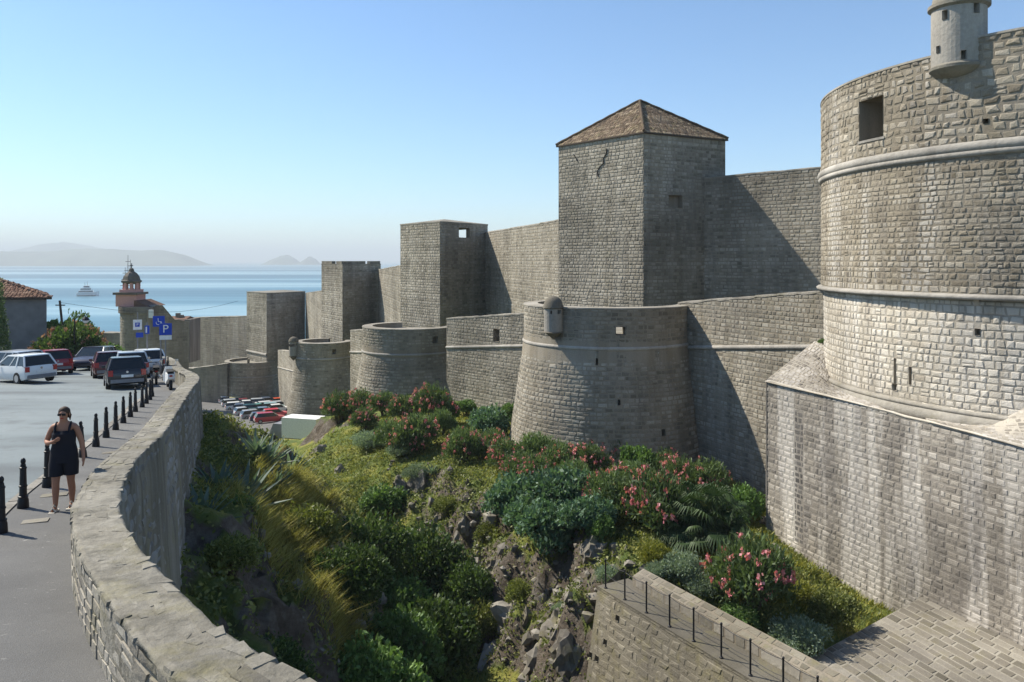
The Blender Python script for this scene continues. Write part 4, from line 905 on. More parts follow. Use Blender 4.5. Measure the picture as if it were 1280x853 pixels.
# railing
t = thing('walkway_railing', 'thin dark metal railing with slender posts along the walkway edge', 'railing', (e0[0], e0[1], WZ))
pp = []
for x in (757, 781, 808, 837, 867, 901.6, 938, 979, 1022): pp.append(e0 + ed * lu(x, e0 + en * .12, ed) + en * .12)
for i, p in enumerate(pp):
    m_ = MB(); m_.tube([(p[0], p[1], WZ - .05), (p[0], p[1], WZ + 1.0)], .028, 6); m_.lathe((p[0], p[1], WZ), [(.06, 0), (.06, .03), (.03, .05)], 8); m_.lathe((p[0], p[1], WZ + 1.0), [(.035, -.03), (.04, .02), (0, .05)], 8); obj('post', m_.mesh('post'), M['rail'], t)
for hgt, r_ in ((.95, .012), (.5, .009)):
    for a, b_ in zip(pp[:-1], pp[1:]):
        m_ = MB(); m_.tube([(a[0] + (b_[0] - a[0]) * k / 4, a[1] + (b_[1] - a[1]) * k / 4, WZ + hgt - .05 * math.sin(PI * k / 4)) for k in range(5)], r_, 5); obj('rail', m_.mesh('rail'), M['rail'], t)

# ------------------------------------------------------------------ plants
def leaf_mesh(name, centers, radii, n, size, asp=2.2, up=.25, seed=0, m='green', flower=False, shell=.45, droop=0.0, noise_amt=.35):
    rs = np.random.RandomState(seed); centers = np.array(centers, float); radii = np.array(radii, float); vol = radii.prod(1); pk = rs.choice(len(centers), n, p=vol / vol.sum())
    d = rs.normal(size=(n, 3)); d /= np.linalg.norm(d, axis=1)[:, None]; d[:, 2] = np.where(d[:, 2] < -.35, -d[:, 2] * .6, d[:, 2])
    r = (shell + (1 - shell) * rs.rand(n) ** .6) * (1 + noise_amt * (fbm(d[:, 0] * 3 + pk * 3.3 + seed, d[:, 1] * 3 + d[:, 2] * 2.2, 3) * 2))
    p = centers[pk] + d * radii[pk] * r[:, None]
    # clump leaves into sprigs
    a = d * .7 + rs.normal(size=(n, 3)) * .55 + np.array([0, 0, up - droop]); a /= np.linalg.norm(a, axis=1)[:, None]
    b_ = np.cross(a, rs.normal(size=(n, 3))); b_ /= np.linalg.norm(b_, axis=1)[:, None]
    l = size * rs.uniform(.6, 1.4, n)[:, None]; wd = l / asp
    V = np.stack([p - a * l * .5, p + b_ * wd * .5, p + a * l * .5, p - b_ * wd * .5], 1)
    q = (np.arange(n) * 4)[:, None] + np.arange(4)
    tone = np.repeat(np.clip(.45 + .25 * rs.normal(size=n), 0, 1), 4)
    me = np_mesh(name, V, q, None, tone, True); me.materials.append(M[m]); return me
def lobes(r, rs, n=6, flat=.8):
    C = [(0, 0, r * .55)]; Rd = [(r * .75, r * .75, r * .62)]
    for i in range(n):
        a = 2 * PI * i / n + rs.uniform(-.4, .4); q = r * rs.uniform(.4, .62); C.append((math.cos(a) * q, math.sin(a) * q, r * rs.uniform(.35, .8) * flat)); Rd.append((r * rs.uniform(.35, .5),) * 2 + (r * rs.uniform(.35, .5),))
    return C, Rd
PROTO = {}
def stems(r, seed):
    rs = random.Random(seed); m_ = MB()
    for i in range(5):
        a = rs.uniform(0, 6.28); m_.tube([(0, 0, -.25), (math.cos(a) * r * .25, math.sin(a) * r * .25, r * .4), (math.cos(a) * r * .5, math.sin(a) * r * .5, r * .8)], [.04 * r + .01, .03 * r, .01], 5)
    me = m_.mesh('stem'); me.materials.append(M['bark']); return me
def proto(kind, v):
    key = (kind, v)
    if key in PROTO: return PROTO[key]
    rs = random.Random(hash(kind) % 97 + v if False else sum(map(ord, kind)) + v * 13); seed = rs.randint(0, 9999); C, Rd = lobes(1.0, rs)
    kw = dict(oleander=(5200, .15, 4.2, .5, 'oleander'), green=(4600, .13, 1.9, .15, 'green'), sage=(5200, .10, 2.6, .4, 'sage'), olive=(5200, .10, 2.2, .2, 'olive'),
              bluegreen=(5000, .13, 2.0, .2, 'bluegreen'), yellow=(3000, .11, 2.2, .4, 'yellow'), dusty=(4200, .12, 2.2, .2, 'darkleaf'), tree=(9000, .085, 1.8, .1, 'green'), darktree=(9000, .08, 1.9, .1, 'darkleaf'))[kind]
    me = leaf_mesh('foliage', C, Rd, kw[0], kw[1], kw[2], kw[3], seed, kw[4]); fl = None
    if kind in ('oleander', 'dusty'):
        r2 = np.random.RandomState(seed + 1); k = 58; C_ = np.array(C); Rd_ = np.array(Rd); pk = r2.choice(len(C), k); d = r2.normal(size=(k, 3)); d[:, 2] = np.abs(d[:, 2]) * .9 + .1; d /= np.linalg.norm(d, axis=1)[:, None]
        c = C_[pk] + d * Rd_[pk] * 1.06; P = (c[:, None, :] + r2.normal(size=(k, 13, 3)) * .03).reshape(-1, 3); n_ = len(P)
        a = r2.normal(size=(n_, 3)); a /= np.linalg.norm(a, axis=1)[:, None]; b_ = np.cross(a, r2.normal(size=(n_, 3))); b_ /= np.linalg.norm(b_, axis=1)[:, None]; l = .026 * r2.uniform(.7, 1.4, n_)[:, None]
        fl = np_mesh('flowers', np.stack([P - a * l, P + b_ * l, P + a * l, P - b_ * l], 1), (np.arange(n_) * 4)[:, None] + np.arange(4), None, np.repeat(r2.rand(n_), 4), True)
        fl.materials.append(M['petal' if kind == 'oleander' else 'bract'])
    PROTO[key] = (me, fl, stems(1.0, seed)); return PROTO[key]
NAMES = dict(oleander='oleander_bush', green='green_shrub', sage='grey_green_shrub', olive='olive_green_shrub', bluegreen='broadleaf_shrub', yellow='yellow_green_shrub', dusty='flowering_shrub', tree='leafy_tree', darktree='leafy_tree')
nb_ = [0]
def bush(kind, loc, r, label, sz=1.0, flowers=True, cat=None, group=None):
    nb_[0] += 1; me, fl, st_ = proto(kind, nb_[0] % 3)
    t = thing(NAMES[kind], label, cat or ('tree' if 'tree' in kind else 'bush'), loc, group, rnd.uniform(0, 6.28)); t.scale = (r, r, r * sz)
    for nm, me_ in (('foliage', me), ('stem', st_)) + ((('flowers', fl),) if fl is not None and flowers else ()):
        o = bpy.data.objects.new(nm, me_); o.parent = t; link(o)
        if nm == 'flowers': o['kind'] = 'stuff'
    return t
def pbush(kind, x, y, wpx, label, sz=1.0, flowers=True, lo=12, hi=220, dy=.5, group=None):
    """a plant whose middle shows at (x, y) and that is wpx wide"""
    g = ground_pixel(x, y + wpx * dy * sz, lo, hi); r = wpx / 2 / F * g.y * (1.32 if kind in ('oleander', 'bluegreen') else 1.15); sz = sz * 1.3
    return bush(kind, (g.x, g.y, g.z - .08 * r), r, label, sz, flowers, group=group)
OL = 'oleander bushes in the ditch garden'
BU = [
 ('oleander', 424, 508, 42, 'round pink oleander at the far left end of the garden row', 1.0, 1), ('oleander', 452, 499, 36, 'pink oleander just right of the leftmost one, below the turreted far bastion', 1.0, 1),
 ('oleander', 480, 504, 32, 'small dusky oleander right under the grassy topped bastion', 1.0, 1), ('oleander', 506, 510, 38, 'pink oleander left of the tall pale one by the bastion foot', 1.0, 1),
 ('oleander', 540, 503, 50, 'tall pale oleander against the foot of the second bastion', 1.1, 1), ('oleander', 487, 541, 38, 'oleander with many pink heads at the lawn edge', 1.0, 1), ('oleander', 522, 538, 50, 'broad oleander standing behind the lawn, mid garden', 1.0, 1),
 ('oleander', 552, 526, 30, 'narrow dark oleander between two broader ones', 1.2, 0), ('oleander', 580, 555, 42, 'isolated round oleander casting its shadow on the lawn', 1.1, 1), ('bluegreen', 612, 525, 46, 'dark green shrub at the left foot of the widest bastion', .9, 1),
 ('green', 582, 508, 30, 'bright low shrub in front of the square windowed wall', .8, 1), ('sage', 460, 548, 40, 'grey leaved shrub on the bank below the first oleanders', .7, 1), ('green', 636, 512, 24, 'small green shrub touching the widest bastion on its left', 1.1, 1),
 ('oleander', 632, 566, 46, 'pink oleander first in the row below the widest bastion', .95, 1), ('oleander', 668, 560, 44, 'dark oleander second in the row below the widest bastion', 1.0, 0), ('oleander', 700, 572, 44, 'oleander with pink clusters third below the widest bastion', 1.0, 1),
 ('oleander', 735, 574, 44, 'rosy oleander near the shaded foot of the widest bastion', 1.0, 1), ('oleander', 764, 556, 46, 'tall pale flowered oleander close to the shaded bastion wall', 1.1, 1), ('green', 797, 574, 50, 'bright green shrub between the oleander row and shaded wall', 1.1, 1),
 ('oleander', 832, 578, 38, 'greyish oleander before the shadow on the outer wall', 1.0, 1), ('bluegreen', 645, 606, 70, 'blue green shrub on the rim, left end of the thicket', .9, 1), ('bluegreen', 700, 622, 74, 'blue green shrub in the middle of the thicket', .9, 1),
 ('bluegreen', 688, 664, 72, 'lowest blue green shrub hanging over the rocky rim', .9, 1), ('oleander', 762, 618, 66, 'large dark oleander in the heart of the thicket', 1.0, 1), ('bluegreen', 735, 660, 60, 'blue green shrub in front of the large dark oleander', .8, 1),
 ('oleander', 822, 622, 76, 'big pink speckled oleander left of the fan palm', 1.1, 1), ('oleander', 884, 600, 56, 'pink crowned oleander behind the fan palm', 1.0, 1), ('green', 915, 577, 36, 'small green bush at the foot of the low outer wall', .9, 1),
 ('green', 932, 626, 50, 'green bush between fan palm and fortress corner', 1.1, 1), ('green', 752, 667, 36, 'light green sapling bush on the grass beside the thicket', 1.1, 1), ('yellow', 818, 694, 44, 'yellow green bush before the fan palm', .9, 1),
 ('sage', 850, 708, 60, 'grey cushion shrub left of the large red oleander', .75, 1), ('sage', 878, 728, 50, 'grey cushion shrub directly behind the sloping kerb', .7, 1), ('sage', 822, 728, 34, 'small grey cushion at the kerb wall end', .8, 1), ('sage', 762, 722, 36, 'grey shrub at the first railing post', .9, 1),
 ('oleander', 942, 710, 94, 'large oleander with bright pink flowers beside the fortress base', 1.05, 1), ('olive', 1040, 757, 66, 'dark straggly bush against the foot of the base wall', .8, 1), ('sage', 1000, 790, 76, 'broad grey shrub at the edge of the paved slope', .65, 1),
 ('yellow', 1000, 735, 40, 'yellow green weeds behind the large pink oleander', .7, 1), ('green', 925, 770, 50, 'low glossy ground shrub under the large pink oleander', .45, 1), ('sage', 740, 760, 26, 'small grey shrub on the rocks beside the retaining wall', .8, 1), ('sage', 706, 762, 28, 'small grey shrub lower on the rocks', .8, 1),
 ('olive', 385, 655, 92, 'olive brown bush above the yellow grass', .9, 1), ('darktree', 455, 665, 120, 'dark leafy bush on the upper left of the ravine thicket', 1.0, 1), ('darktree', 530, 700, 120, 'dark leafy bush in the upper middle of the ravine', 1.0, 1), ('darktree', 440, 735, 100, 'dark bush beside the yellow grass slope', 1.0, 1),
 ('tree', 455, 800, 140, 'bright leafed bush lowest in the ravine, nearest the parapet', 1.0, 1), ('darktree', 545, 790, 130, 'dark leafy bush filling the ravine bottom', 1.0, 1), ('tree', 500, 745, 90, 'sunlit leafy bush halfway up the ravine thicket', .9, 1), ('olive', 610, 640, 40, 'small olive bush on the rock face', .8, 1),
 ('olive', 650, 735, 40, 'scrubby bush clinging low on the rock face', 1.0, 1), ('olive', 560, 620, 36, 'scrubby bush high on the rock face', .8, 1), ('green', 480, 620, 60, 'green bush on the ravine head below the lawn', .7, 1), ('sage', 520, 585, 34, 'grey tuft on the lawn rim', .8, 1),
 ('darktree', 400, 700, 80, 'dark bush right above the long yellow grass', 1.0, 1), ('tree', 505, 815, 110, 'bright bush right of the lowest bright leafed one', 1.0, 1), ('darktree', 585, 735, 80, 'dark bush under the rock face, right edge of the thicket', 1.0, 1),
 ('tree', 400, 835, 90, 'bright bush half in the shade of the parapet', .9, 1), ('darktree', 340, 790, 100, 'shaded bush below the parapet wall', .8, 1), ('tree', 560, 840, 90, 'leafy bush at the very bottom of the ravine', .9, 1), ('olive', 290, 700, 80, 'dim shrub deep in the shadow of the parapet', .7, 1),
 ('oleander', 615, 552, 36, 'dusky oleander just left of the row under the widest bastion', 1.0, 1), ('oleander', 716, 592, 46, 'pink oleander in the second line below the widest bastion', 1.0, 1), ('oleander', 672, 586, 44, 'oleander in the second line, left of the blue green thicket top', 1.0, 1),
 ('oleander', 455, 522, 34, 'low oleander in front of the two leftmost ones', .9, 1), ('oleander', 505, 552, 36, 'oleander at the very front of the lawn planting', .9, 1), ('green', 560, 512, 36, 'green bush by the foot of the second bastion', 1.0, 1),
 ('bluegreen', 665, 630, 60, 'blue green shrub between two others at the rim', .9, 1), ('bluegreen', 725, 610, 56, 'dense shrub behind the middle of the thicket', .9, 1), ('oleander', 790, 600, 56, 'oleander between the bright shrub and the speckled one', 1.0, 1), ('oleander', 850, 590, 50, 'oleander left of the pink crowned one', 1.0, 1),
 ('green', 905, 650, 56, 'leafy bush right beside the fan palm', 1.0, 1), ('oleander', 600, 560, 30, 'little oleander alone near the rim of the lawn', .9, 0), ('sage', 500, 560, 36, 'grey low shrub at the lawn edge', .6, 1), ('oleander', 650, 580, 40, 'oleander at the left front of the bastion row', .9, 1),
 ('olive', 600, 780, 60, 'brownish bush near the ravine floor', 1.0, 1), ('green', 300, 655, 50, 'low shaded bush below the agaves', .6, 1),
]
for b_ in BU: pbush(b_[0], b_[1], b_[2], b_[3], b_[4], b_[5], bool(b_[6]), 14, 200)
# street side greenery
def road_bush(kind, x, Y, base, r, label, sz=1.0): return bush(kind, ((x - 640) / F * Y, Y, base), r, label, sz)
road_bush('dusty', 62, 57, -7.6, 1.7, 'dusty pink flowering bush between house and parked cars', 1.1); road_bush('dusty', 90, 56, -7.6, 2.1, 'tall flowering bush around the street lamp', 1.35)
road_bush('olive', 110, 58, -7.8, 1.6, 'dark bush right of the street lamp bush', 1.3); road_bush('green', 128, 66, -9.0, 2.0, 'low green hedge bush left of the belfry bastion', .9); road_bush('green', 70, 62, -7.9, 1.9, 'green bush by the corner of the tiled house', 1.5)
road_bush('olive', 40, 55, -7.5, 1.5, 'dark bush against the shaded house wall', .7); road_bush('tree', 97, 62, -8.5, 2.0, 'dark tree top behind the street lamp', 1.9)
# cypress at the picture's left edge
t = thing('cypress_tree', 'dark narrow cypress cut by the left edge, before the tiled house', 'tree', (-36.1, 56, -7.3))
me = leaf_mesh('crown', [(0, 0, 1.2 + .8 * i) for i in range(6)], [(.9 - .09 * i, .9 - .09 * i, 1.0) for i in range(6)], 9000, .14, 2.5, .8, 77, 'oleander'); o = bpy.data.objects.new('crown', me); o.parent = t; link(o)
m_ = MB(); m_.tube([(0, 0, -.2), (0, 0, 4.5)], [.14, .04], 7); obj('trunk', m_.mesh('trunk'), M['bark'], t, False)
# fan palm
def fan_palm(loc, label, rr):
    t = thing('fan_palm', label, 'palm', loc); rs = random.Random(5)
    for i in range(120):
        az = rs.uniform(0, 6.28); el = rs.uniform(-.5, 1.4); L_ = rr * rs.uniform(.45, .78); d = Vector((math.cos(az) * math.cos(el), math.sin(az) * math.cos(el), math.sin(el))); base = Vector((rs.uniform(-.3, .3) * rr, rs.uniform(-.3, .3) * rr, rs.uniform(.15, .6) * rr)); hub = base + d * L_ * .5
        side = d.cross(Vector((0, 0, 1))).normalized(); upv = side.cross(d); V = []; Q = []
        for k in range(13):
            a = -1.25 + 2.5 * k / 12; ddir = (d * math.cos(a) + side * math.sin(a)).normalized(); l = L_ * .55 * (1 - .25 * abs(a)); pw = .013 * rr
            pr = ddir.cross(upv).normalized() * pw; tip = hub + ddir * l - Vector((0, 0, .5 * l)); mid = hub + ddir * l * .55 + upv * .03
            j = len(V); V += [hub, mid + pr, tip, mid - pr]; Q.append((j, j + 1, j + 2, j + 3))
        fr = np_mesh('frond', V, Q, None, [rs.uniform(.2, .9)] * len(V), False); o = obj('frond', fr, M['palm'], t, False)
        m_ = MB(); m_.tube([base, hub], [.02, .012], 4); obj('leaf_stalk', m_.mesh('leaf_stalk'), M['palm'], o, False)
    m_ = MB(); m_.tube([(0, 0, -.4), (.05, 0, rr * .5)], [.2, .16], 8); obj('trunk', m_.mesh('trunk'), M['bark'], t, False)
g = ground_pixel(880, 684); fan_palm(g, 'bushy fan palm with drooping leaves in the middle of the garden', 2.6)
g = ground_pixel(852, 676); fan_palm(g, 'second smaller fan palm merging with the larger one on its left', 1.8)
# agaves
def agave(loc, r, label, n=26, tall=1.0, seed=0):
    t = thing('agave', label, 'agave', loc, 'agaves on the shaded bank'); rs = random.Random(seed)
    for i in range(n):
        az = i * 2.4 + rs.uniform(-.2, .2); el = .25 + 1.15 * (i / n) ** .8; l = r * rs.uniform(.8, 1.1); d = Vector((math.cos(az), math.sin(az), 0)); sd = Vector((-d.y, d.x, 0)); V = []; Q = []
        for k, (f, wd) in enumerate(((0, .07), (.35, .085), (.7, .055), (1, .004))):
            e = el * (1 - .25 * f) ; c = d * (l * f * math.cos(e)) + Vector((0, 0, l * f * math.sin(el) * tall)); wv = wd * r
            V += [c - sd * wv + Vector((0, 0, wv * .35)), c - Vector((0, 0, wv * .3)), c + sd * wv + Vector((0, 0, wv * .35))]
        for k in range(3):
            for j in range(2): Q.append((k * 3 + j, k * 3 + j + 1, k * 3 + j + 4, k * 3 + j + 3))
        obj('leaf', np_mesh('leaf', V, Q, None, [rs.uniform(.2, .9)] * len(V), True), M['agave'], t, False)
AG = [(302, 628, 1.7, 'tallest grey agave beside the shadow edge on the bank'), (333, 600, 1.3, 'agave right of the tallest one'), (362, 598, 1.2, 'agave at the right end of the bank, over the car park'), (318, 590, 1.0, 'small agave high on the bank behind the tallest'),
      (272, 612, 1.2, 'shaded agave close to the parapet wall'), (345, 622, .9, 'low agave just below the bank rim'), (752, 734, .5, 'pale little agave at the top of the retaining wall'), (540, 592, .6, 'small agave on the lawn rim above the rocks'), (252, 650, 1.2, 'dark agave in the shade lowest by the wall')]
for i, (x, y, r, lb) in enumerate(AG): agave(ground_pixel(x, y), r, lb, 24, 1.0, i)
# rocks
def rock(loc, s, seed, label):
    bm = bmesh.new(); bmesh.ops.create_icosphere(bm, subdivisions=3, radius=1)
    for v in bm.verts:
        p = v.co; k = 1 + .5 * noise.noise(p * 1.3 + Vector((seed, 0, 0))) + .35 * noise.noise(p * 3.2 + Vector((0, seed, 0))) - .3 * abs(noise.noise(p * 5 + Vector((0, 0, seed)))); v.co = Vector((p.x * s[0], p.y * s[1], p.z * s[2])) * k
        for nrm, dd in ((Vector((.6, -.5, .6)).normalized(), .62), (Vector((-.7, -.5, .3)).normalized(), .6)):
            q = v.co.dot(nrm) - dd * max(s)
            if q > 0: v.co -= nrm * q
    me = bpy.data.meshes.new('rock'); bm.to_mesh(me); bm.free(); me.materials.append(M['rock'])
    a = me.attributes.new('tone', 'FLOAT', 'POINT'); a.data.foreach_set('value', [rnd.random() * .6 + .2] * len(me.vertices))
    o = bpy.data.objects.new('rock', me); o.location = loc; o.rotation_euler = (rnd.uniform(-.3, .3), rnd.uniform(-.3, .3), rnd.uniform(0, 6)); link(o); tag(o, label, 'rock', 'rocks on the ravine face'); return o
RK = [(640, 780, 1.0, 'tall pale boulder low on the rock face'), (622, 720, .7, 'pale angular rock mid face'), (700, 790, .9, 'big rock left of the retaining wall foot'), (742, 700, .8, 'long sloping rock slab at the wall corner'), (725, 735, .8, 'rock under the small grey shrub'), (522, 602, .9, 'grey rock outcrop under the lawn rim'), (500, 615, .6, 'rock at the left of the rim outcrop'),
      (600, 690, .6, 'dark rock halfway down the face'), (580, 660, .55, 'rock beneath the scrubby bush'), (655, 640, .55, 'rock just under the thicket'), (672, 815, .8, 'rock near the ravine floor'), (545, 640, .5, 'small rock on the upper face'), (400, 566, .8, 'dark earthy rock at the ravine head'), (425, 590, .7, 'dark rock right of the ravine head'), (770, 690, .4, 'small stone on the path grass'),
      (955, 655, .5, 'broken stone at the fortress corner'), (968, 690, .55, 'rubble block at the foot of the base wall'), (615, 830, .8, 'lowest rock in the ravine bottom'), (690, 700, .6, 'rock ledge right of the face'), (710, 830, .8, 'rock at the foot of the retaining wall')]
for i, (x, y, s, lb) in enumerate(RK): g = ground_pixel(x, y); g.z -= .35 * s; rock(g, (.85 * s * rnd.uniform(.8, 1.2), s * rnd.uniform(.7, 1), s * rnd.uniform(.7, 1.25)), i * 3.7, lb)
# loose small stones on the steep face
rs_ = np.random.RandomState(9); ico = bmesh.new(); bmesh.ops.create_icosphere(ico, subdivisions=1, radius=1); iv = np.array([v.co[:] for v in ico.verts]); it = np.array([[v.index for v in f.verts] for f in ico.faces]); ico.free()
VV = []; TT = []; TN = []; k_ = 0
for i in range(2600):
    x_, y_ = rs_.uniform(-8, 5), rs_.uniform(22, 56); st_ = float(np.hypot(smooth_h(x_ + .8, y_) - smooth_h(x_ - .8, y_), smooth_h(x_, y_ + .8) - smooth_h(x_, y_ - .8))) / 1.6
    if rs_.rand() > (st_ - .25) * 1.2 or x_ < -y_ * .42 + 2.0: continue
    if (x_ - e0[0]) * en[0] + (y_ - e0[1]) * en[1] > -.5 and y_ < 29: continue
    s_ = rs_.gamma(1.6, .06) + .04; sc_ = s_ * rs_.uniform(.6, 1.3, 3); pv_ = iv * sc_ * (1 + .35 * rs_.uniform(-1, 1, (len(iv), 1))); an = rs_.uniform(0, 6.28); ca_, sa_ = math.cos(an), math.sin(an)
    VV.append(np.stack([pv_[:, 0] * ca_ - pv_[:, 1] * sa_ + x_, pv_[:, 0] * sa_ + pv_[:, 1] * ca_ + y_, pv_[:, 2] + float(ground_h(x_, y_))], -1)); TT.append(it + k_); TN += [rs_.rand()] * len(iv); k_ += len(iv)
o = obj('rubble', np_mesh('rubble', np.concatenate(VV), None, np.concatenate(TT), TN, False), M['rock'], kind='stuff'); o['label'] = 'loose stones and outcrops on the ravine face'
# grass and ground cover
def in_wall(x, y): return None
def scatter(name, n, xr, yr, dens, hgt, m, lean=(.3, 0), wd=.02, seed=0, kind='blade', up=1.0):
    rs = np.random.RandomState(seed); x = rs.uniform(*xr, n); y = rs.uniform(*yr, n); keep = rs.rand(n) < dens(x, y); x, y = x[keep], y[keep]; n = len(x)
    z = ground_h(x, y); h = hgt * rs.uniform(.5, 1.4, n); a = rs.uniform(0, 2 * PI, n); dx, dy = np.cos(a) * wd * y / 25, np.sin(a) * wd * y / 25; lx = (lean[0] + rs.normal(0, .5, n)) * h; ly = (lean[1] + rs.normal(0, .35, n)) * h
    p = np.stack([x, y, z - .03], -1)
    if kind == 'blade':
        V = np.stack([p + np.stack([-dx, -dy, 0 * x], -1), p + np.stack([dx, dy, 0 * x], -1), p + np.stack([lx, ly, h * up], -1)], 1); me = np_mesh(name, V, None, np.arange(n * 3).reshape(-1, 3), np.repeat(rs.rand(n), 3), True)
    else:
        d = rs.normal(size=(n, 3)); d /= np.linalg.norm(d, axis=1)[:, None]; e = np.cross(d, rs.normal(size=(n, 3))); e /= np.linalg.norm(e, axis=1)[:, None]; c = p + np.stack([0 * x, 0 * x, h * rs.rand(n) + .02], -1); l = (wd * rs.uniform(.6, 1.4, n))[:, None]
        V = np.stack([c - d * l, c + e * l * .55, c + d * l, c - e * l * .55], 1); me = np_mesh(name, V, np.arange(n * 4).reshape(-1, 4), None, np.repeat(rs.rand(n), 4), True)
    o = obj(name, me, M[m], kind='stuff'); return o
def steep(x, y):
    e = .8; return np.hypot((smooth_h(x + e, y) - smooth_h(x - e, y)) / (2 * e), (smooth_h(x, y + e) - smooth_h(x, y - e)) / (2 * e))
def clear(x, y):
    """outside the parapet wall, the retained terrace and the masonry"""
    yy = np.clip(y, 0, 66); k = x > np.interp(yy, PW[PW[:, 1] > .5][:, 1], PW[PW[:, 1] > .5][:, 0]) + .75
    r = ((x - e0[0]) * en[0] + (y - e0[1]) * en[1]); al = (x - e0[0]) * ed[0] + (y - e0[1]) * ed[1]
    terr = (r > -.3) & (r < 2.1) & (al > -.5)
    gl = ((x - tA[0]) * gv[1] - (y - tA[1]) * gv[0]) < .1
    gl &= r > 1.5
    base = ((x - bA[0]) * (-.944) + (y - bA[1]) * (-.33)) < 0.1
    base &= (y < 40)
    return (k & ~terr & ~gl & ~base & (y < 120)).astype(float)
DRYP = [tuple(ground_pixel(*q)[:2]) for q in ((262, 492), (290, 515), (318, 538), (345, 562), (380, 640), (350, 690), (345, 640), (385, 735), (400, 700), (330, 660), (365, 665), (420, 775))]
def dist_dry(x, y): return np.min([np.hypot(x - a, (y - b_) * .7) for a, b_ in DRYP], axis=0)
patch = lambda x, y, s, o: np.clip((fbm(x * s + o, y * s - o, 4) + .12) * 6, 0, 1)
gA = scatter('meadow_grass', 260000, (-16, 18), (20, 62), lambda x, y: clear(x, y) * np.clip(1.5 - steep(x, y) * 1.1, .0, 1) * (.35 + .65 * patch(x, y, .5, 3)) * np.clip(1.25 - steep(x, y) * 1.3, .02, 1) * np.clip(34 / y, 0, 1) ** 1.5, .16, 'turf', wd=.022, seed=1)
gA['label'] = 'green meadow grass over the garden terrace'
gB = scatter('dry_grass', 420000, (-17, -3), (16, 45), lambda x, y: clear(x, y) * np.clip(1.5 - dist_dry(x, y) / 1.3, 0, 1) * (.3 + .7 * patch(x, y, .7, 8)), .5, 'dry', lean=(.5, -.35), wd=.02, seed=2)
gB['label'] = 'long yellow grass leaning down the bank'
gC = scatter('ground_cover', 200000, (-15, 14), (18, 56), lambda x, y: clear(x, y) * (.08 + .92 * patch(x, y, .55, 21)) * np.clip(1.5 - .8 * steep(x, y), .15, 1) * np.clip(34 / y, 0, 1), .28, 'olive', wd=.06, seed=3, kind='leaf')
gC['label'] = 'low scrubby ground cover over the ravine slopes'
gD = scatter('undergrowth', 110000, (-12, 6), (16, 46), lambda x, y: clear(x, y) * patch(x, y, .45, 55) * np.clip(steep(x, y) * .9 + .05, 0, .6), .4, 'olive', wd=.07, seed=4, kind='leaf')
gD['label'] = 'leafy undergrowth covering the ravine sides'
gE = scatter('weeds', 60000, (6, 18), (28, 56), lambda x, y: clear(x, y) * patch(x, y, .6, 77), .22, 'yellow', wd=.03, seed=6)
gE['label'] = 'yellow green weeds in the fortress corner'
m_ = []
for (x, y) in ((1026, 452), ):
    pass
g = np.array([16.0, 39.3, -4.35]); t = bush('green', (15.35, 39.5, -4.15), .28, 'tiny green weed growing where the talus meets the drum', .8); t['category'] = 'weed'; t.name = 'wall_weed'

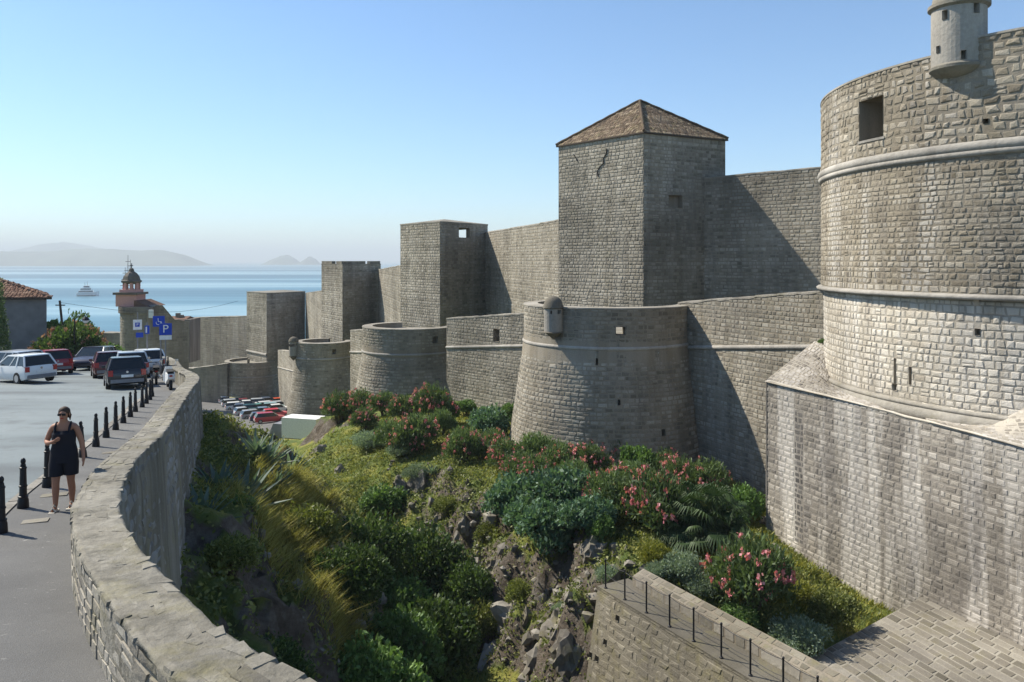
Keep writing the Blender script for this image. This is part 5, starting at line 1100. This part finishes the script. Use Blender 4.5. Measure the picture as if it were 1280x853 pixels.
# ------------------------------------------------------------------ vehicles
def seg(nm, mb, mt, p, smooth=False):
    o = obj(nm, mb.mesh(nm, smooth), mt, p, False); o.color = p.color if p.type == 'MESH' else o.color; return o
CARP = {}
def build_car(style):
    L, W, H, zb = dict(hatch=(3.9, 1.68, 1.45, .93), wagon=(4.5, 1.74, 1.48, .93), van=(4.6, 1.85, 2.0, 1.05))[style]
    P = []; f = L / 2
    m_ = MB(); w = W / 2; R_ = []
    st = [(-f, .84, .42, .78), (-f + .07, .95, .28, zb - .03), (-f + .35, 1, .22, zb), (f - 1.35, 1, .22, zb - .02), (f - .75, .99, .22, zb - .10), (f - .25, .94, .24, zb - .22), (f - .04, .84, .3, zb - .34), (f, .74, .4, zb - .42)]
    for y, k, z0, z1 in st:
        ww = w * k; R_.append([(-ww * .93, y, z0), (-ww, y, z0 + .12), (-ww, y, (z0 + z1) / 2 + .06), (-ww * .94, y, z1), (-ww * .5, y, z1 + .025), (ww * .5, y, z1 + .025), (ww * .94, y, z1), (ww, y, (z0 + z1) / 2 + .06), (ww, y, z0 + .12), (ww * .93, y, z0)])
    m_.loft(R_); P.append(('body', m_, 'paint', True, []))
    yb0, yb1, yr0, yr1 = -f + .08, f - 1.15, -f + .42, f - 1.95
    if style == 'van': yr0 = -f + .15; yr1 = f - 1.3; yb1 = f - .7
    wb, wr = w * .93, w * .74
    ring = lambda x, a, c, z: [(-x, a, z), (x, a, z), (x, c, z), (-x, c, z)]
    m_ = MB(); m_.loft([ring(wb, yb0, yb1, zb - .02), ring(wr, yr0, yr1, H - .05)]); P.append(('windows', m_, 'glass', False, []))
    m_ = MB(); m_.loft([ring(wr + .02, yr0 - .03, yr1 + .03, H - .06), ring(wr, yr0, yr1, H - .01), ring(wr * .85, yr0 + .15, yr1 - .2, H + .015)]); P.append(('roof_panel', m_, 'paint', True, []))
    for sx in (-1, 1):
        for a, c, r_ in ((yb0, yr0, .05), (yb1, yr1, .04), ((yb0 + yb1) / 2 + .1, (yr0 + yr1) / 2, .03), (yb0 + .75, yr0 + .45, .055)):
            m_ = MB(); m_.tube([(sx * wb, a, zb - .03), (sx * wr, c, H - .05)], r_, 5); P.append(('pillar', m_, 'paint', False, []))
        m_ = MB(); m_.box((sx * (w + .06), yb1 - .35, zb + .04), (.16, .1, .12)); P.append(('mirror', m_, 'paint', False, []))
        m_ = MB(); m_.box((sx * w * .80, -f + .045, zb - .17), (.2, .12, .26), sx * .25); P.append(('tail_light', m_, 'redlight', False, []))
        m_ = MB(); m_.box((sx * w * .68, f - .06, zb - .38), (.3, .12, .15), -sx * .35); P.append(('headlight', m_, 'chrome', False, []))
        for wy in (-f + .72, f - .78):
            r_ = .31; xo = sx * (w - .08); V = MB()
            V.tube([(xo - .1, wy, r_), (xo + .1, wy, r_)], r_, 16); h = MB(); h.tube([(xo + sx * .085, wy, r_), (xo + sx * .108, wy, r_)], r_ * .6, 10); P.append(('wheel', V, 'rubber', False, [('rim', h, 'rim')]))
    m_ = MB(); m_.box((0, -f - .01, .62), (.5, .03, .12)); P.append(('number_plate', m_, 'white', False, []))
    m_ = MB(); m_.box((0, -f + .0, .40), (W * .82, .1, .16)); P.append(('rear_bumper', m_, 'grey', False, []))
    m_ = MB(); m_.tube([(0, -f + .0, zb - .13), (0, -f - .025, zb - .13)], .055, 12); P.append(('badge', m_, 'chrome', False, []))
    out = []
    for nm, mb, mt, sm, subs in P:
        me = mb.mesh(nm, sm); me.materials.append(M[mt]); sb = []
        for n2, b2, m2 in subs: e = b2.mesh(n2); e.materials.append(M[m2]); sb.append((n2, e))
        out.append((nm, me, sb))
    CARP[style] = out
def car(style, loc, head, colr, label, pitch=0, name='parked_car', cat='car', group=None, far=False):
    if style not in CARP: build_car(style)
    t = thing(name, label, cat, loc, group); t.rotation_euler = (pitch, 0, math.radians(head))
    for nm, me, sb in CARP[style]:
        if far and nm in ('badge', 'pillar'): continue
        o = bpy.data.objects.new(nm, me); o.parent = t; o.color = (*colr, 1); link(o)
        for n2, e in sb: s_ = bpy.data.objects.new(n2, e); s_.parent = o; link(s_)
    return t
def rcar(style, x, Y, head, colr, label):
    return car(style, ((x - 640) / F * Y, Y, float(road_z(Y)) - .1), head, colr, label, -math.atan(.08) * math.cos(math.radians(head)), group='cars parked at the road end')
WH, SI, BK, RD = (.72, .73, .72), (.42, .45, .48), (.012, .013, .018), (.30, .012, .02)
rcar('hatch', 156, 38.2, 29, BK, 'black hatchback seen from behind at the end of the bollards')
rcar('wagon', 163, 44.5, 28, SI, 'silver estate car parked right in front of the black hatchback')
rcar('wagon', 184, 48.5, 30, WH, 'white estate car standing by the parapet beyond the silver estate car')
rcar('hatch', 136, 45.5, 30, (.10, .01, .015), 'dark red hatchback half hidden on the left of the black hatchback')
rcar('wagon', 118, 53, 190, (.03, .03, .05), 'dark car facing this way beside the bushes')
rcar('hatch', 27, 41.3, 58, WH, 'small white hatchback at the left edge, nearest of its row')
rcar('wagon', 14, 45.8, 62, (.36, .38, .40), 'silver estate car just behind the small white hatchback')
rcar('hatch', 66, 48.5, 38, RD, 'bright red hatchback near the flowering bush, right of the white one')
CG = 'cars crowded in the car park below the walls'
FC = [(283.5, 490, WH, 'white car farthest in the left corner of the car park'), (285, 496, (.10, .22, .32), 'teal blue car at the left edge of the car park'), (286, 501, WH, 'white car in front of the teal blue one at the left edge'), (304, 496.5, (.10, .12, .15), 'dark grey car in the back row of the car park'),
      (325.6, 498.5, (.42, .50, .25), 'pale lime green car just below the white van'), (347.5, 497, (.25, .27, .32), 'grey car next to the bastion in the back row'), (352, 503, (.60, .09, .03), 'orange red car against the bastion foot'), (299, 502, (.50, .48, .28), 'pale yellow car near the left edge row'),
      (309, 504, (.20, .03, .04), 'maroon car in the middle of the car park'), (297, 509, WH, 'white car at the left end of the third row'), (313, 506.5, WH, 'long white car right of the maroon one'), (326, 504, SI, 'silver car in the second row, middle'), (337, 502, WH, 'white car left of the orange red one'),
      (317, 512, (.12, .38, .32), 'mint green car in the third row'), (326, 511, (.10, .30, .28), 'dark green car next to the mint one'), (343, 510, (.30, .45, .48), 'pale teal car below the orange red one'), (334, 516, (.16, .25, .36), 'steel blue car in the fourth row'), (345, 519, (.55, .04, .07), 'crimson car close to the bastion, near row'),
      (329, 524, (.02, .03, .07), 'navy blue car in the nearest row'), (338, 525, (.38, .02, .03), 'dark red car in the nearest row'), (307, 516, SI, 'silver car half hidden by the grassy bank'), (318, 520, (.28, .30, .33), 'grey car beside the navy blue one'),
 (268, 488, WH, 'white car beyond the grassy bank at the far left of the car park'), (275, 493, SI, 'silver car near the left end of the back row'), (292, 489, (.30, .32, .36), 'grey car between the back row and the low round bastion'), (300, 490, WH, 'white car under the low round bastion'), (312, 491, (.40, .42, .44), 'pale grey car under the low round bastion'),
 (292, 505, SI, 'silver car at the left end of the second row'), (305, 511, WH, 'white car behind the mint green one'), (336, 508, (.62, .64, .66), 'pale silver car next to the teal one'), (350, 512, WH, 'white car touching the bastion foot'), (349, 508, SI, 'silver car behind the white one at the bastion foot')]
for i, (x, y, c_, lb) in enumerate(FC):
    g = ground_pixel(x, y + 4, 70, 200); car(('hatch', 'wagon')[i % 2], (g.x, g.y, g.z + .14), -62 + rnd.uniform(-8, 8), c_, lb, group=CG, far=True)
for x, y, c_, lb in ((324.5, 494, WH, 'white van in the back row of the car park'), (339, 493, (.02, .025, .04), 'dark van in the back row of the car park')):
    g = ground_pixel(x, y + 4, 70, 200); car('van', (g.x, g.y, g.z + .14), -70, c_, lb, group=CG, far=True)
# asphalt of the lower car park
cx_ = np.arange(-62, -19, 1.0); cy_ = np.arange(99, 166, 1.5); CX, CY = np.meshgrid(cx_, cy_); CX = CX + (-.30 * (CY - 99)) * .35 + 4; CZ = ground_h(CX.ravel(), CY.ravel()).reshape(CX.shape) + .1; idc = np.arange(CX.size).reshape(CX.shape)
o = obj('car_park', np_mesh('car_park', np.stack([CX, CY, CZ], -1).reshape(-1, 3), np.stack([idc[:-1, :-1], idc[:-1, 1:], idc[1:, 1:], idc[1:, :-1]], -1).reshape(-1, 4)), M['pave']); o['kind'] = 'structure'
# box truck
g = ground_pixel(372, 548, 60, 130); t = thing('box_truck', 'white box truck parked at the foot of the turreted far bastion', 'truck', (-.268 * 92, 92, -20.9), None, math.radians(74))
seg('cargo_box', MB().box((0, -.8, 1.75), (2.2, 4.4, 2.3)), M['white'], t); seg('chassis', MB().box((0, 0, .5), (1.2, 6, .2)), M['black'], t)
m_ = MB(); m_.loft([[(-1, 1.5, .45), (1, 1.5, .45), (1, 3.0, .45), (-1, 3.0, .45)], [(-1, 1.5, 1.2), (1, 1.5, 1.2), (1, 3.0, 1.2), (-1, 3.0, 1.2)], [(-.9, 1.5, 2.1), (.9, 1.5, 2.1), (.9, 2.6, 2.1), (-.9, 2.6, 2.1)]]); cb = seg('cab', m_, M['grey'], t)
seg('windscreen', MB().box((0, 2.84, 1.62), (1.7, .04, .8), 0, .42), M['glass'], cb)
for x_ in (-.9, .9):
    for y_ in (-2, 2.3): seg('wheel', MB().tube([(x_ - .12, y_, .4), (x_ + .12, y_, .4)], .4, 14), M['rubber'], t)

# scooter and motorbike on the pavement
def two_wheeler(name, label, loc, rz, scooter):
    t = thing(name, label, 'scooter' if scooter else 'motorcycle', loc, None, rz); r_ = .24 if scooter else .30; wb = .62 if scooter else .68
    for y_ in (-wb, wb):
        m_ = MB(); pr = [(r_ * .62, -.05), (r_ * .95, -.06), (r_, 0), (r_ * .95, .06), (r_ * .62, .05)]; V = MB(); V.lathe((0, 0, 0), pr, 18); V.v = [(z, y_ + x, r_ + y) for x, y, z in V.v]
        wo = seg('wheel', V, M['rubber'], t); seg('rim', MB().tube([(-.04, y_, r_), (.04, y_, r_)], r_ * .62, 12), M['rim'], wo)
    pm = M['white'] if scooter else M['black']
    if scooter:
        m_ = MB(); m_.loft([[(-.12, -.75, .55), (.12, -.75, .55), (.12, -.75, .75), (-.12, -.75, .75)], [(-.19, -.45, .35), (.19, -.45, .35), (.19, -.45, .78), (-.19, -.45, .78)], [(-.17, .0, .28), (.17, .0, .28), (.17, .0, .74), (-.17, .0, .74)]]); seg('rear_body', m_, pm, t)
        seg('footboard', MB().box((0, .2, .28), (.3, .45, .08)), pm, t)
        m_ = MB(); m_.loft([[(-.22, .38, .3), (.22, .38, .3), (.22, .44, .3), (-.22, .44, .3)], [(-.24, .40, .6), (.24, .40, .6), (.24, .48, .6), (-.24, .48, .6)], [(-.13, .30, .98), (.13, .30, .98), (.13, .36, .98), (-.13, .36, .98)]]); seg('leg_shield', m_, pm, t)
        m_ = MB(); m_.loft([[(-.07, .35, .5), (.07, .35, .5), (.07, .9, .44), (-.07, .9, .44)], [(-.05, .38, .56), (.05, .38, .56), (.05, .82, .52), (-.05, .82, .52)]]); seg('front_mudguard', m_, pm, t)
    else:
        m_ = MB(); m_.loft([[(-.05, -.75, .8), (.05, -.75, .8), (.05, -.75, .86), (-.05, -.75, .86)], [(-.14, -.3, .6), (.14, -.3, .6), (.14, -.3, .82), (-.14, -.3, .82)], [(-.17, .1, .6), (.17, .1, .6), (.15, .1, .95), (-.15, .1, .95)], [(-.1, .4, .7), (.1, .4, .7), (.1, .4, .95), (-.1, .4, .95)]]); seg('tank', m_, pm, t, True)
        seg('engine', MB().box((0, .02, .42), (.3, .42, .34)), M['chrome'], t); seg('exhaust', MB().tube([(.14, .1, .3), (.17, -.75, .36)], .05, 8), M['chrome'], t)
    seg('seat', MB().box((0, -.35, .83), (.26, .7, .1), 0, .05), M['rubber'], t)
    seg('fork', MB().tube([(0, wb, r_), (0, .36, .98)], .035, 6), M['chrome'], t)
    hb = seg('handlebar', MB().tube([(-.34, .24, 1.02), (-.12, .34, 1.0), (.12, .34, 1.0), (.34, .24, 1.02)], .022, 6), M['black'], t)
    for sx in (-1, 1): seg('mirror', MB().tube([(sx * .25, .28, 1.02), (sx * .32, .26, 1.2)], .012, 5).box((sx * .33, .26, 1.23), (.13, .03, .09)), M['chrome'], hb)
    seg('headlight', MB().tube([(0, .36, .92), (0, .47, .9)], .08, 10), M['chrome'], t); seg('tail_light', MB().box((0, -.78, .68), (.12, .05, .07)), M['redlight'], t)
two_wheeler('scooter', 'white scooter standing on the pavement next to the parapet corner', (-15.25, 35.6, float(road_z(35.6))), math.radians(28), True)
two_wheeler('motorcycle', 'black motorcycle parked behind the white scooter', (-17.3, 38.9, float(road_z(38.9))), math.radians(24), False)

# ------------------------------------------------------------------ signs, lamps, poles
def text(ch, size, loc, m, parent, rx=PI / 2, nm='letter'):
    c = bpy.data.curves.new(nm, 'FONT'); c.body = ch; c.size = size; c.extrude = .006; c.align_x = 'CENTER'; c.align_y = 'CENTER'; c.materials.append(m)
    q_ = bpy.data.objects.new(nm, c); link(q_); e_ = bpy.data.meshes.new_from_object(q_.evaluated_get(bpy.context.evaluated_depsgraph_get())); bpy.data.objects.remove(q_)
    if not e_.materials: e_.materials.append(m)
    o = bpy.data.objects.new(nm, e_); o.parent = parent; o.location = loc; o.rotation_euler = (rx, 0, 0); link(o); return o
def sign(label, x, Y, pole_h, boards):
    t = thing('road_sign', label, 'sign', ((x - 640) / F * Y, Y, float(road_z(Y)))); t.rotation_euler = (0, 0, math.radians(20))
    seg('pole', MB().tube([(0, 0, -.1), (0, 0, pole_h)], .035, 8), M['grey'], t)
    for w_, h_, z_, x_, m_, ch, mc in boards:
        b_ = seg('sign_plate', MB().box((x_, -.05, z_), (w_, .025, h_)), M[m_], t)
        if ch: text(ch, h_ * .95, (x_, -.07, z_), M[mc], b_)
sign('square blue parking sign with white P and a white plate below', 207, 42.5, 3.0, [(.62, .62, 2.62, 0, 'blue', 'P', 'white'), (.6, .22, 2.17, 0, 'white', '', '')])
sign('blue sign with a white wheelchair mark behind the parking sign', 201, 45.5, 3.3, [(.62, .6, 3.05, -.1, 'blue', '', '')])
t = [o for o in col.objects if o.get('label', '').startswith('blue sign with a white wheel')][0]; bd = [c for c in t.children if c.name.startswith('sign_plate')][0]
m_ = MB(); m_.tube([(-.1 + .12 * math.cos(a) - .02, -.075, 2.98 + .12 * math.sin(a)) for a in np.linspace(-3.6, .5, 12)], .018, 5); m_.tube([(-.14, -.075, 3.22), (-.12, -.075, 3.03), (.02, -.075, 3.03), (.07, -.075, 2.88)], .022, 5); seg('wheelchair_mark', m_, M['white'], bd)
sign('white board with small blue P above a blue plate', 172, 50, 3.6, [(.5, .62, 2.85, 0, 'white', '', ''), (.26, .26, 2.85, 0, 'blue', 'P', 'white'), (.42, .3, 2.2, .12, 'blue', '', '')])
t = [o for o in col.objects if o.get('label', '').startswith('white board with small')][0]
for c in t.children:
    if c.name.startswith('sign_plate') and c is not None and abs(c.data.vertices[0].co.z - (2.85 - .13)) < .02: c.location.y = -.03
sign('narrow blue sign with a white stripe between the two parking signs', 184, 48, 3.0, [(.26, .5, 2.55, 0, 'blue', '', ''), (.08, .36, 2.55, -.04, 'white', '', '')])
t = [o for o in col.objects if o.get('label', '').startswith('narrow blue')][0]
for c in t.children:
    if abs(c.data.dimensions.x if False else (max(v.co.x for v in c.data.vertices) - min(v.co.x for v in c.data.vertices)) - .08) < .01 and c.name.startswith('sign_plate'): c.location.y = -.02
for k, (x, Y) in enumerate(((203.5, 41.0), (210, 40.0))):
    t = thing('plain_post', ('thin plain post left of the scooter top', 'thin plain post right of the scooter top')[k], 'post', ((x - 640) / F * Y, Y, float(road_z(Y)))); seg('pole', MB().tube([(0, 0, 0), (0, 0, 1.25)], .035, 8), M['black'], t)
def lamp(label, x, Y, ytop, side):
    t = thing('street_lamp', label, 'street lamp', ((x - 640) / F * Y, Y, float(road_z(Y)) - .1)); H_ = (HZ - ytop) / F * Y - t.location.z
    seg('pole', MB().tube([(0, 0, 0), (0, 0, 1.2), (0, 0, H_)], [.07, .05, .035], 8), M['black'], t)
    a = seg('arm', MB().tube([(0, 0, H_ - .5), (.03 * side, 0, H_ - .1), (.25 * side, 0, H_ + .12), (.7 * side, 0, H_ + .2), (.78 * side, 0, H_ + .1)], .03, 6), M['black'], t)
    m_ = MB(); m_.lathe((.78 * side, 0, H_ - .12), [(.0, .22), (.12, .2), (.2, .1), (.26, 0), (.24, -.02)], 14); seg('hood', m_, M['black'], a)
    m_ = MB(); m_.lathe((.78 * side, 0, H_ - .14), [(.18, 0)] + [(.2 * math.cos(k), -.22 * math.sin(k)) for k in np.linspace(.1, PI / 2, 6)], 12); seg('globe', m_, M['white'], a, True)
lamp('black street lamp with arched arm rising from the flowering bush', 93, 55, 398, 1)
lamp('lower black street lamp nearer the belfry bastion', 111, 62, 417, 1)
t = thing('utility_pole', 'leaning dark wooden utility pole behind the bushes', 'pole', ((83 - 640) / F * 60, 60, -8)); seg('pole', MB().tube([(0, 0, 0), (-.5, 0, 4.95)], [.11, .08], 8), M['wood'], t)
seg('crossarm', MB().box((-.46, 0, 4.6), (.7, .08, .08)), M['wood'], t)
seg('wire', MB().tube([(-.5 + 1.2 * k / 8 * 6, 6 * k / 8 * 3, 4.8 - 1.4 * math.sin(PI * k / 10)) for k in range(9)], .012, 4), M['black'], t)
# tiled house at the left
t = thing('tiled_house', 'grey plastered house with red tiled roof at the left edge', 'house', (-38, 60, -8))
hz = (HZ - 372) / F * 60; A_ = np.array([-34.9, 60.0]); U_ = np.array([-.985, -.17]); W_ = np.array([-.53, .85])
c4_ = [A_, A_ + U_ * 9, A_ + U_ * 9 + W_ * 8, A_ + W_ * 8]
obj('wall', MB().prism(c4_, -8.5, hz).mesh('wall'), M['cottage'], t)
Ar = A_ - U_ * .35 - W_ * .35; ridge_h = 1.8; E0 = np.array([*Ar, hz + .02]); pk = np.array([*(A_ + U_ * 4.6 + W_ * 4), hz + ridge_h])
rc = [np.array([*p, hz + .02]) for p in (Ar, A_ + U_ * 9.35 - W_ * .35, A_ + U_ * 9.35 + W_ * 8.35, A_ - U_ * .35 + W_ * 8.35)]
r_ = obj('roof', MB().add([*rc, pk], [(0, 1, 4), (1, 2, 4), (2, 3, 4), (3, 0, 4), (0, 3, 2, 1)]).mesh('roof'), M['tilered'], t)
for i in (0, 3):
    a, b_ = (rc[0], rc[1]) if i == 0 else (rc[3], rc[0]); l_ = np.linalg.norm(b_ - a); U = (b_ - a) / l_; sv_ = pk - (a + b_) / 2; U2 = U * (sv_ @ U); pv = sv_ - U2; H_ = np.linalg.norm(pv); Vd = pv / H_; N_ = np.cross(U, Vd); N_ *= np.sign(N_[2]); S_ = plane_S(a, U, Vd, N_); off = sv_ @ U; rr2 = []
    for h in np.arange(0, H_, .34):
        f = h / H_; rr2.append(masonry(S_, f * (l_ / 2 + off) + .02, l_ - f * (l_ / 2 - off) - .02, h, h + .33, .5, .24, .0, .09, .2, (), 700 + int(h * 10) + i, bulge=.5))
    emit(r_, rr2, M['tilered'], single=0, stuffname='tiles')
obj('eaves', MB().prism([p[:2] for p in rc], hz - .14, hz + .0).mesh('eaves'), M['wood'], t)

# ------------------------------------------------------------------ the walking woman
def person(loc, rz):
    t = thing('person', 'woman in black tank top, black shorts, sunglasses and sandals walking on the pavement', 'person', loc, None, rz)
    J = []; E_ = []; Rr = []
    def j(p, r, par=None):
        J.append(p); Rr.append(r if isinstance(r, tuple) else (r, r)); 
        if par is not None: E_.append((par, len(J) - 1))
        return len(J) - 1
    pel = j((0, 0, .90), (.165, .125)); sp = j((0, .0, 1.06), (.14, .11), pel); ch = j((0, -.005, 1.24), (.15, .11), sp); uc = j((0, .01, 1.34), (.12, .085), ch); nk = j((0, .0, 1.415), (.052, .055), uc)
    ja = j((0, -.025, 1.475), (.058, .068), nk); hd = j((0, -.015, 1.545), (.073, .09), ja); ht = j((0, -.005, 1.61), (.055, .07), hd)
    def hand(w, dirv, side, fdir):
        dv = Vector(dirv).normalized(); sd = Vector(side).normalized(); pm = j(tuple(Vector(J[w]) + dv * .055), (.034, .018), w)
        for k, (o_, l_) in enumerate(((-.028, .07), (-.009, .082), (.010, .077), (.028, .06))):
            b_ = j(tuple(Vector(J[w]) + dv * .088 + sd * o_), .0095, pm); c_ = j(tuple(Vector(J[b_]) + dv * l_ * .5 + Vector(fdir) * .006), .0085, b_); j(tuple(Vector(J[c_]) + dv * l_ * .45 + Vector(fdir) * .022), .007, c_)
        b_ = j(tuple(Vector(J[w]) + dv * .03 - sd * .036), .011, w); j(tuple(Vector(J[b_]) + dv * .045 - sd * .02 + Vector(fdir) * .012), .009, b_)
    s1_ = j((-.165, .015, 1.345), (.06, .055), uc); e1 = j((-.265, .03, 1.105), (.045, .045), s1_); f1 = j((-.215, -.09, 1.09), (.04, .038), e1); w1 = j((-.12, -.19, 1.13), (.025, .025), f1); hand(w1, (.75, -.35, .35), (.1, -.4, .9), (.1, .25, .2))
    s2_ = j((.165, .015, 1.345), (.06, .055), uc); e2 = j((.25, .035, 1.09), (.046, .046), s2_); f2 = j((.275, .01, .98), (.04, .038), e2); w2_ = j((.30, -.03, .85), (.025, .026), f2); hand(w2_, (.05, -.15, -1), (.0, 1, -.1), (-.4, .0, 0))
    for sx, ky, ay_, tz in ((-1, -.09, -.10, .0), (1, .02, .08, .0)):
        h_ = j((sx * .09, .0, .84), (.105, .11), pel); th = j((sx * .10, ky * .5, .68), (.09, .095), h_); kn = j((sx * .095, ky, .46), (.057, .06), th); ca = j((sx * .10, (ky + ay_) / 2 + .02, .32), (.055, .06), kn); an = j((sx * .095, ay_, .09), (.034, .038), ca); he = j((sx * .097, ay_ - .03, .045), (.038, .035), an); j((sx * .105, ay_ - .15, .028), (.038, .018), he)
    me = bpy.data.meshes.new('body'); me.from_pydata(J, E_, []); me.materials.append(M['skin']); o = bpy.data.objects.new('body', me); o.parent = t; link(o); md = o.modifiers.new('skin', 'SKIN'); md.use_smooth_shade = True
    for i, v in enumerate(me.skin_vertices[0].data): v.radius = Rr[i]; v.use_root = (i == 0)
    s_ = o.modifiers.new('sub', 'SUBSURF'); s_.levels = 2; s_.render_levels = 2
    def ell(z, rx, ry, x=0, y=0, n=20): return [(x + rx * math.cos(2 * PI * k / n), y + ry * math.sin(2 * PI * k / n), z) for k in range(n)]
    m_ = MB(); m_.loft([ell(.77, .205, .155), ell(.86, .212, .162), ell(.95, .202, .155), ell(1.06, .175, .14), ell(1.16, .178, .148, 0, -.005), ell(1.235, .178, .15, 0, -.01), ell(1.285, .155, .115)], True, False); seg('tank_top', m_, M['cloth'], t, True)
    for sx in (-1, 1): seg('strap', MB().tube([(sx * .105, -.105, 1.265), (sx * .11, -.085, 1.34), (sx * .105, .0, 1.405), (sx * .105, .085, 1.33), (sx * .11, .105, 1.24)], .02, 6), M['cloth'], t, True)
    m_ = MB()
    for sx, ky in ((-1, -.045), (1, .01)): m_.loft([ell(.86, .115, .15, sx * .09), ell(.74, .118, .135, sx * .1, ky * .5), ell(.62, .112, .12, sx * .102, ky), ell(.56, .11, .115, sx * .102, ky * 1.2)], True, False)
    seg('shorts', m_, M['cloth'], t, True)
    m_ = MB(); n_ = 16; rr3 = []
    for a in np.linspace(-.25, PI / 2, 7): rr3.append([(.088 * math.cos(a) * math.cos(2 * PI * k / n_), .012 + .108 * math.cos(a) * math.sin(2 * PI * k / n_) * (1 if math.sin(2 * PI * k / n_) > 0 else .78), 1.575 + .088 * math.sin(a)) for k in range(n_)])
    m_.loft(rr3, True, False); hr = seg('hair', m_, M['hair'], t, True); seg('ponytail', MB().tube([(.02, .11, 1.56), (.05, .13, 1.5), (.06, .1, 1.42)], [.03, .028, .008], 8), M['hair'], hr, True)
    seg('hair_back', MB().lathe((0, .045, 1.50), [(.07, -.04), (.082, 0), (.085, .05), (.07, .1)], 14, 0, PI), M['hair'], hr, True)
    gl = seg('sunglasses', MB().box((-.034, -.115, 1.55), (.052, .012, .036)).box((.034, -.115, 1.55), (.052, .012, .036)).box((0, -.118, 1.557), (.03, .01, .008)), M['black'], t)
    for sx in (-1, 1): seg('ear', MB().lathe((sx * .082, .0, 1.535), [(0, -.03), (.014, -.015), (.016, .01), (0, .03)], 8, 0, 2 * PI, .6, 1.2), M['skin'], t, True)
    seg('nose', MB().add([(-.012, -.105, 1.515), (.012, -.105, 1.515), (0, -.132, 1.518), (0, -.104, 1.555)], [(0, 1, 2), (0, 2, 3), (1, 3, 2), (0, 3, 1)]), M['skin'], t)
    seg('mouth', MB().box((0, -.098, 1.487), (.042, .014, .012)), M['redlight'], t)
    t.scale = (.96, .96, .96)
    for sx, ay_ in ((-1, -.10), (1, .08)):
        m_ = MB(); m_.box((sx * .1, ay_ - .065, .008), (.09, .25, .022)); m_.tube([(sx * .1 - .045, ay_ - .12, .02), (sx * .1, ay_ - .12, .075), (sx * .1 + .045, ay_ - .12, .02)], .013, 6); m_.tube([(sx * .1 - .04, ay_ - .02, .02), (sx * .1, ay_ - .055, .115), (sx * .1 + .04, ay_ - .02, .02)], .013, 6); seg('sandal', m_, M['sandal'], t)
PERSON = person((-7.0, 12.5, float(road_z(12.5)) + .012), math.radians(12))

# ------------------------------------------------------------------ ships
t = thing('yacht', 'white motor yacht anchored in the bay with stacked decks', 'yacht', ((110 - 640) / F * 1150, 1150, SEA_Z), None, math.radians(-72)); t.scale = (1.2, .8, 1.45)
def hull(L, W, H, m1, t, nm='hull'):
    R_ = []
    for f, wd, sh in ((-.5, .75, 0), (-.35, .95, 0), (0, 1, 0), (.25, .85, .1), (.4, .5, .3), (.5, .03, .55)): R_.append([(-W / 2 * wd, f * L, H * (1 + sh)), (-W / 2 * wd * .8, f * L, 0), (-W / 2 * wd * .5, f * L * .96, -1), (W / 2 * wd * .5, f * L * .96, -1), (W / 2 * wd * .8, f * L, 0), (W / 2 * wd, f * L, H * (1 + sh))])
    m_ = MB(); m_.loft(R_); return seg(nm, m_, m1, t)
hull(36, 7.5, 3.2, M['white'], t)
for k, (l_, w_, z_, y_) in enumerate(((25, 6.4, 3.2, -3), (18, 5.6, 5.6, -3), (10, 4.6, 8.0, -2))):
    dk = seg('deck_house', MB().box((0, y_, z_ + 1.2), (w_, l_, 2.3), 0, 0, 0, .9), M['white'], t); seg('windows', MB().box((0, y_, z_ + 1.3), (w_ + .05, l_ * .93, .9), 0, 0, 0, .97), M['glass'], dk)
for y_, h_ in ((-1, 4), (-5, 3)): seg('mast', MB().tube([(0, y_, 10), (0, y_, 10.4 + h_)], .3, 6), M['grey'], t)
seg('boot_stripe', MB().box((0, -2, .3), (7.0, 30, .5)), M['black'], t)
t = thing('sailing_ship', 'tall ship with bare masts and yards, hull hidden behind the belfry', 'ship', ((160 - 640) / F * 850, 850, SEA_Z), None, math.radians(14))
hull(42, 7, 3.5, M['black'], t)
for y_, h_ in ((-13, 44), (0, 57), (12, 52)):
    ms = seg('mast', MB().tube([(0, y_, 2), (0, y_, h_)], [.55, .25], 6), M['wood'], t)
    for q in range(5): wdt = 7 - q * 1.1; z_ = 12 + (h_ - 16) * q / 4.3; seg('yard', MB().tube([(-wdt, y_ + .5, z_), (wdt, y_ - .5, z_)], .32, 5), M['wood'], ms)
for a, b_ in (((0, 24, 5), (0, 12, 46)), ((0, 12, 48), (0, 0, 36)), ((0, 0, 50), (0, -13, 30)), ((0, -13, 42), (0, -21, 4))): seg('stay', MB().tube([a, b_], .09, 4), M['black'], t)

# ------------------------------------------------------------------ air
m = bpy.data.materials.new('haze_air'); m.use_nodes = True; n = m.node_tree; n.nodes.clear()
pv = nd(n, 'ShaderNodeVolumePrincipled'); pv.inputs['Color'].default_value = (.90, .97, 1, 1); pv.inputs['Density'].default_value = 1.8e-4; pv.inputs['Anisotropy'].default_value = 0.0
ou = nd(n, 'ShaderNodeOutputMaterial'); n.links.new(pv.outputs[0], ou.inputs['Volume'])
hb = MB().box((0, 0, (SEA_Z - 7 + 270) / 2), (130000, 130000, 270 - (SEA_Z - 7))).mesh('haze'); hb.materials.append(m); o = bpy.data.objects.new('haze', hb); link(o); o['kind'] = 'stuff'; o['label'] = 'thin sea haze over the bay'
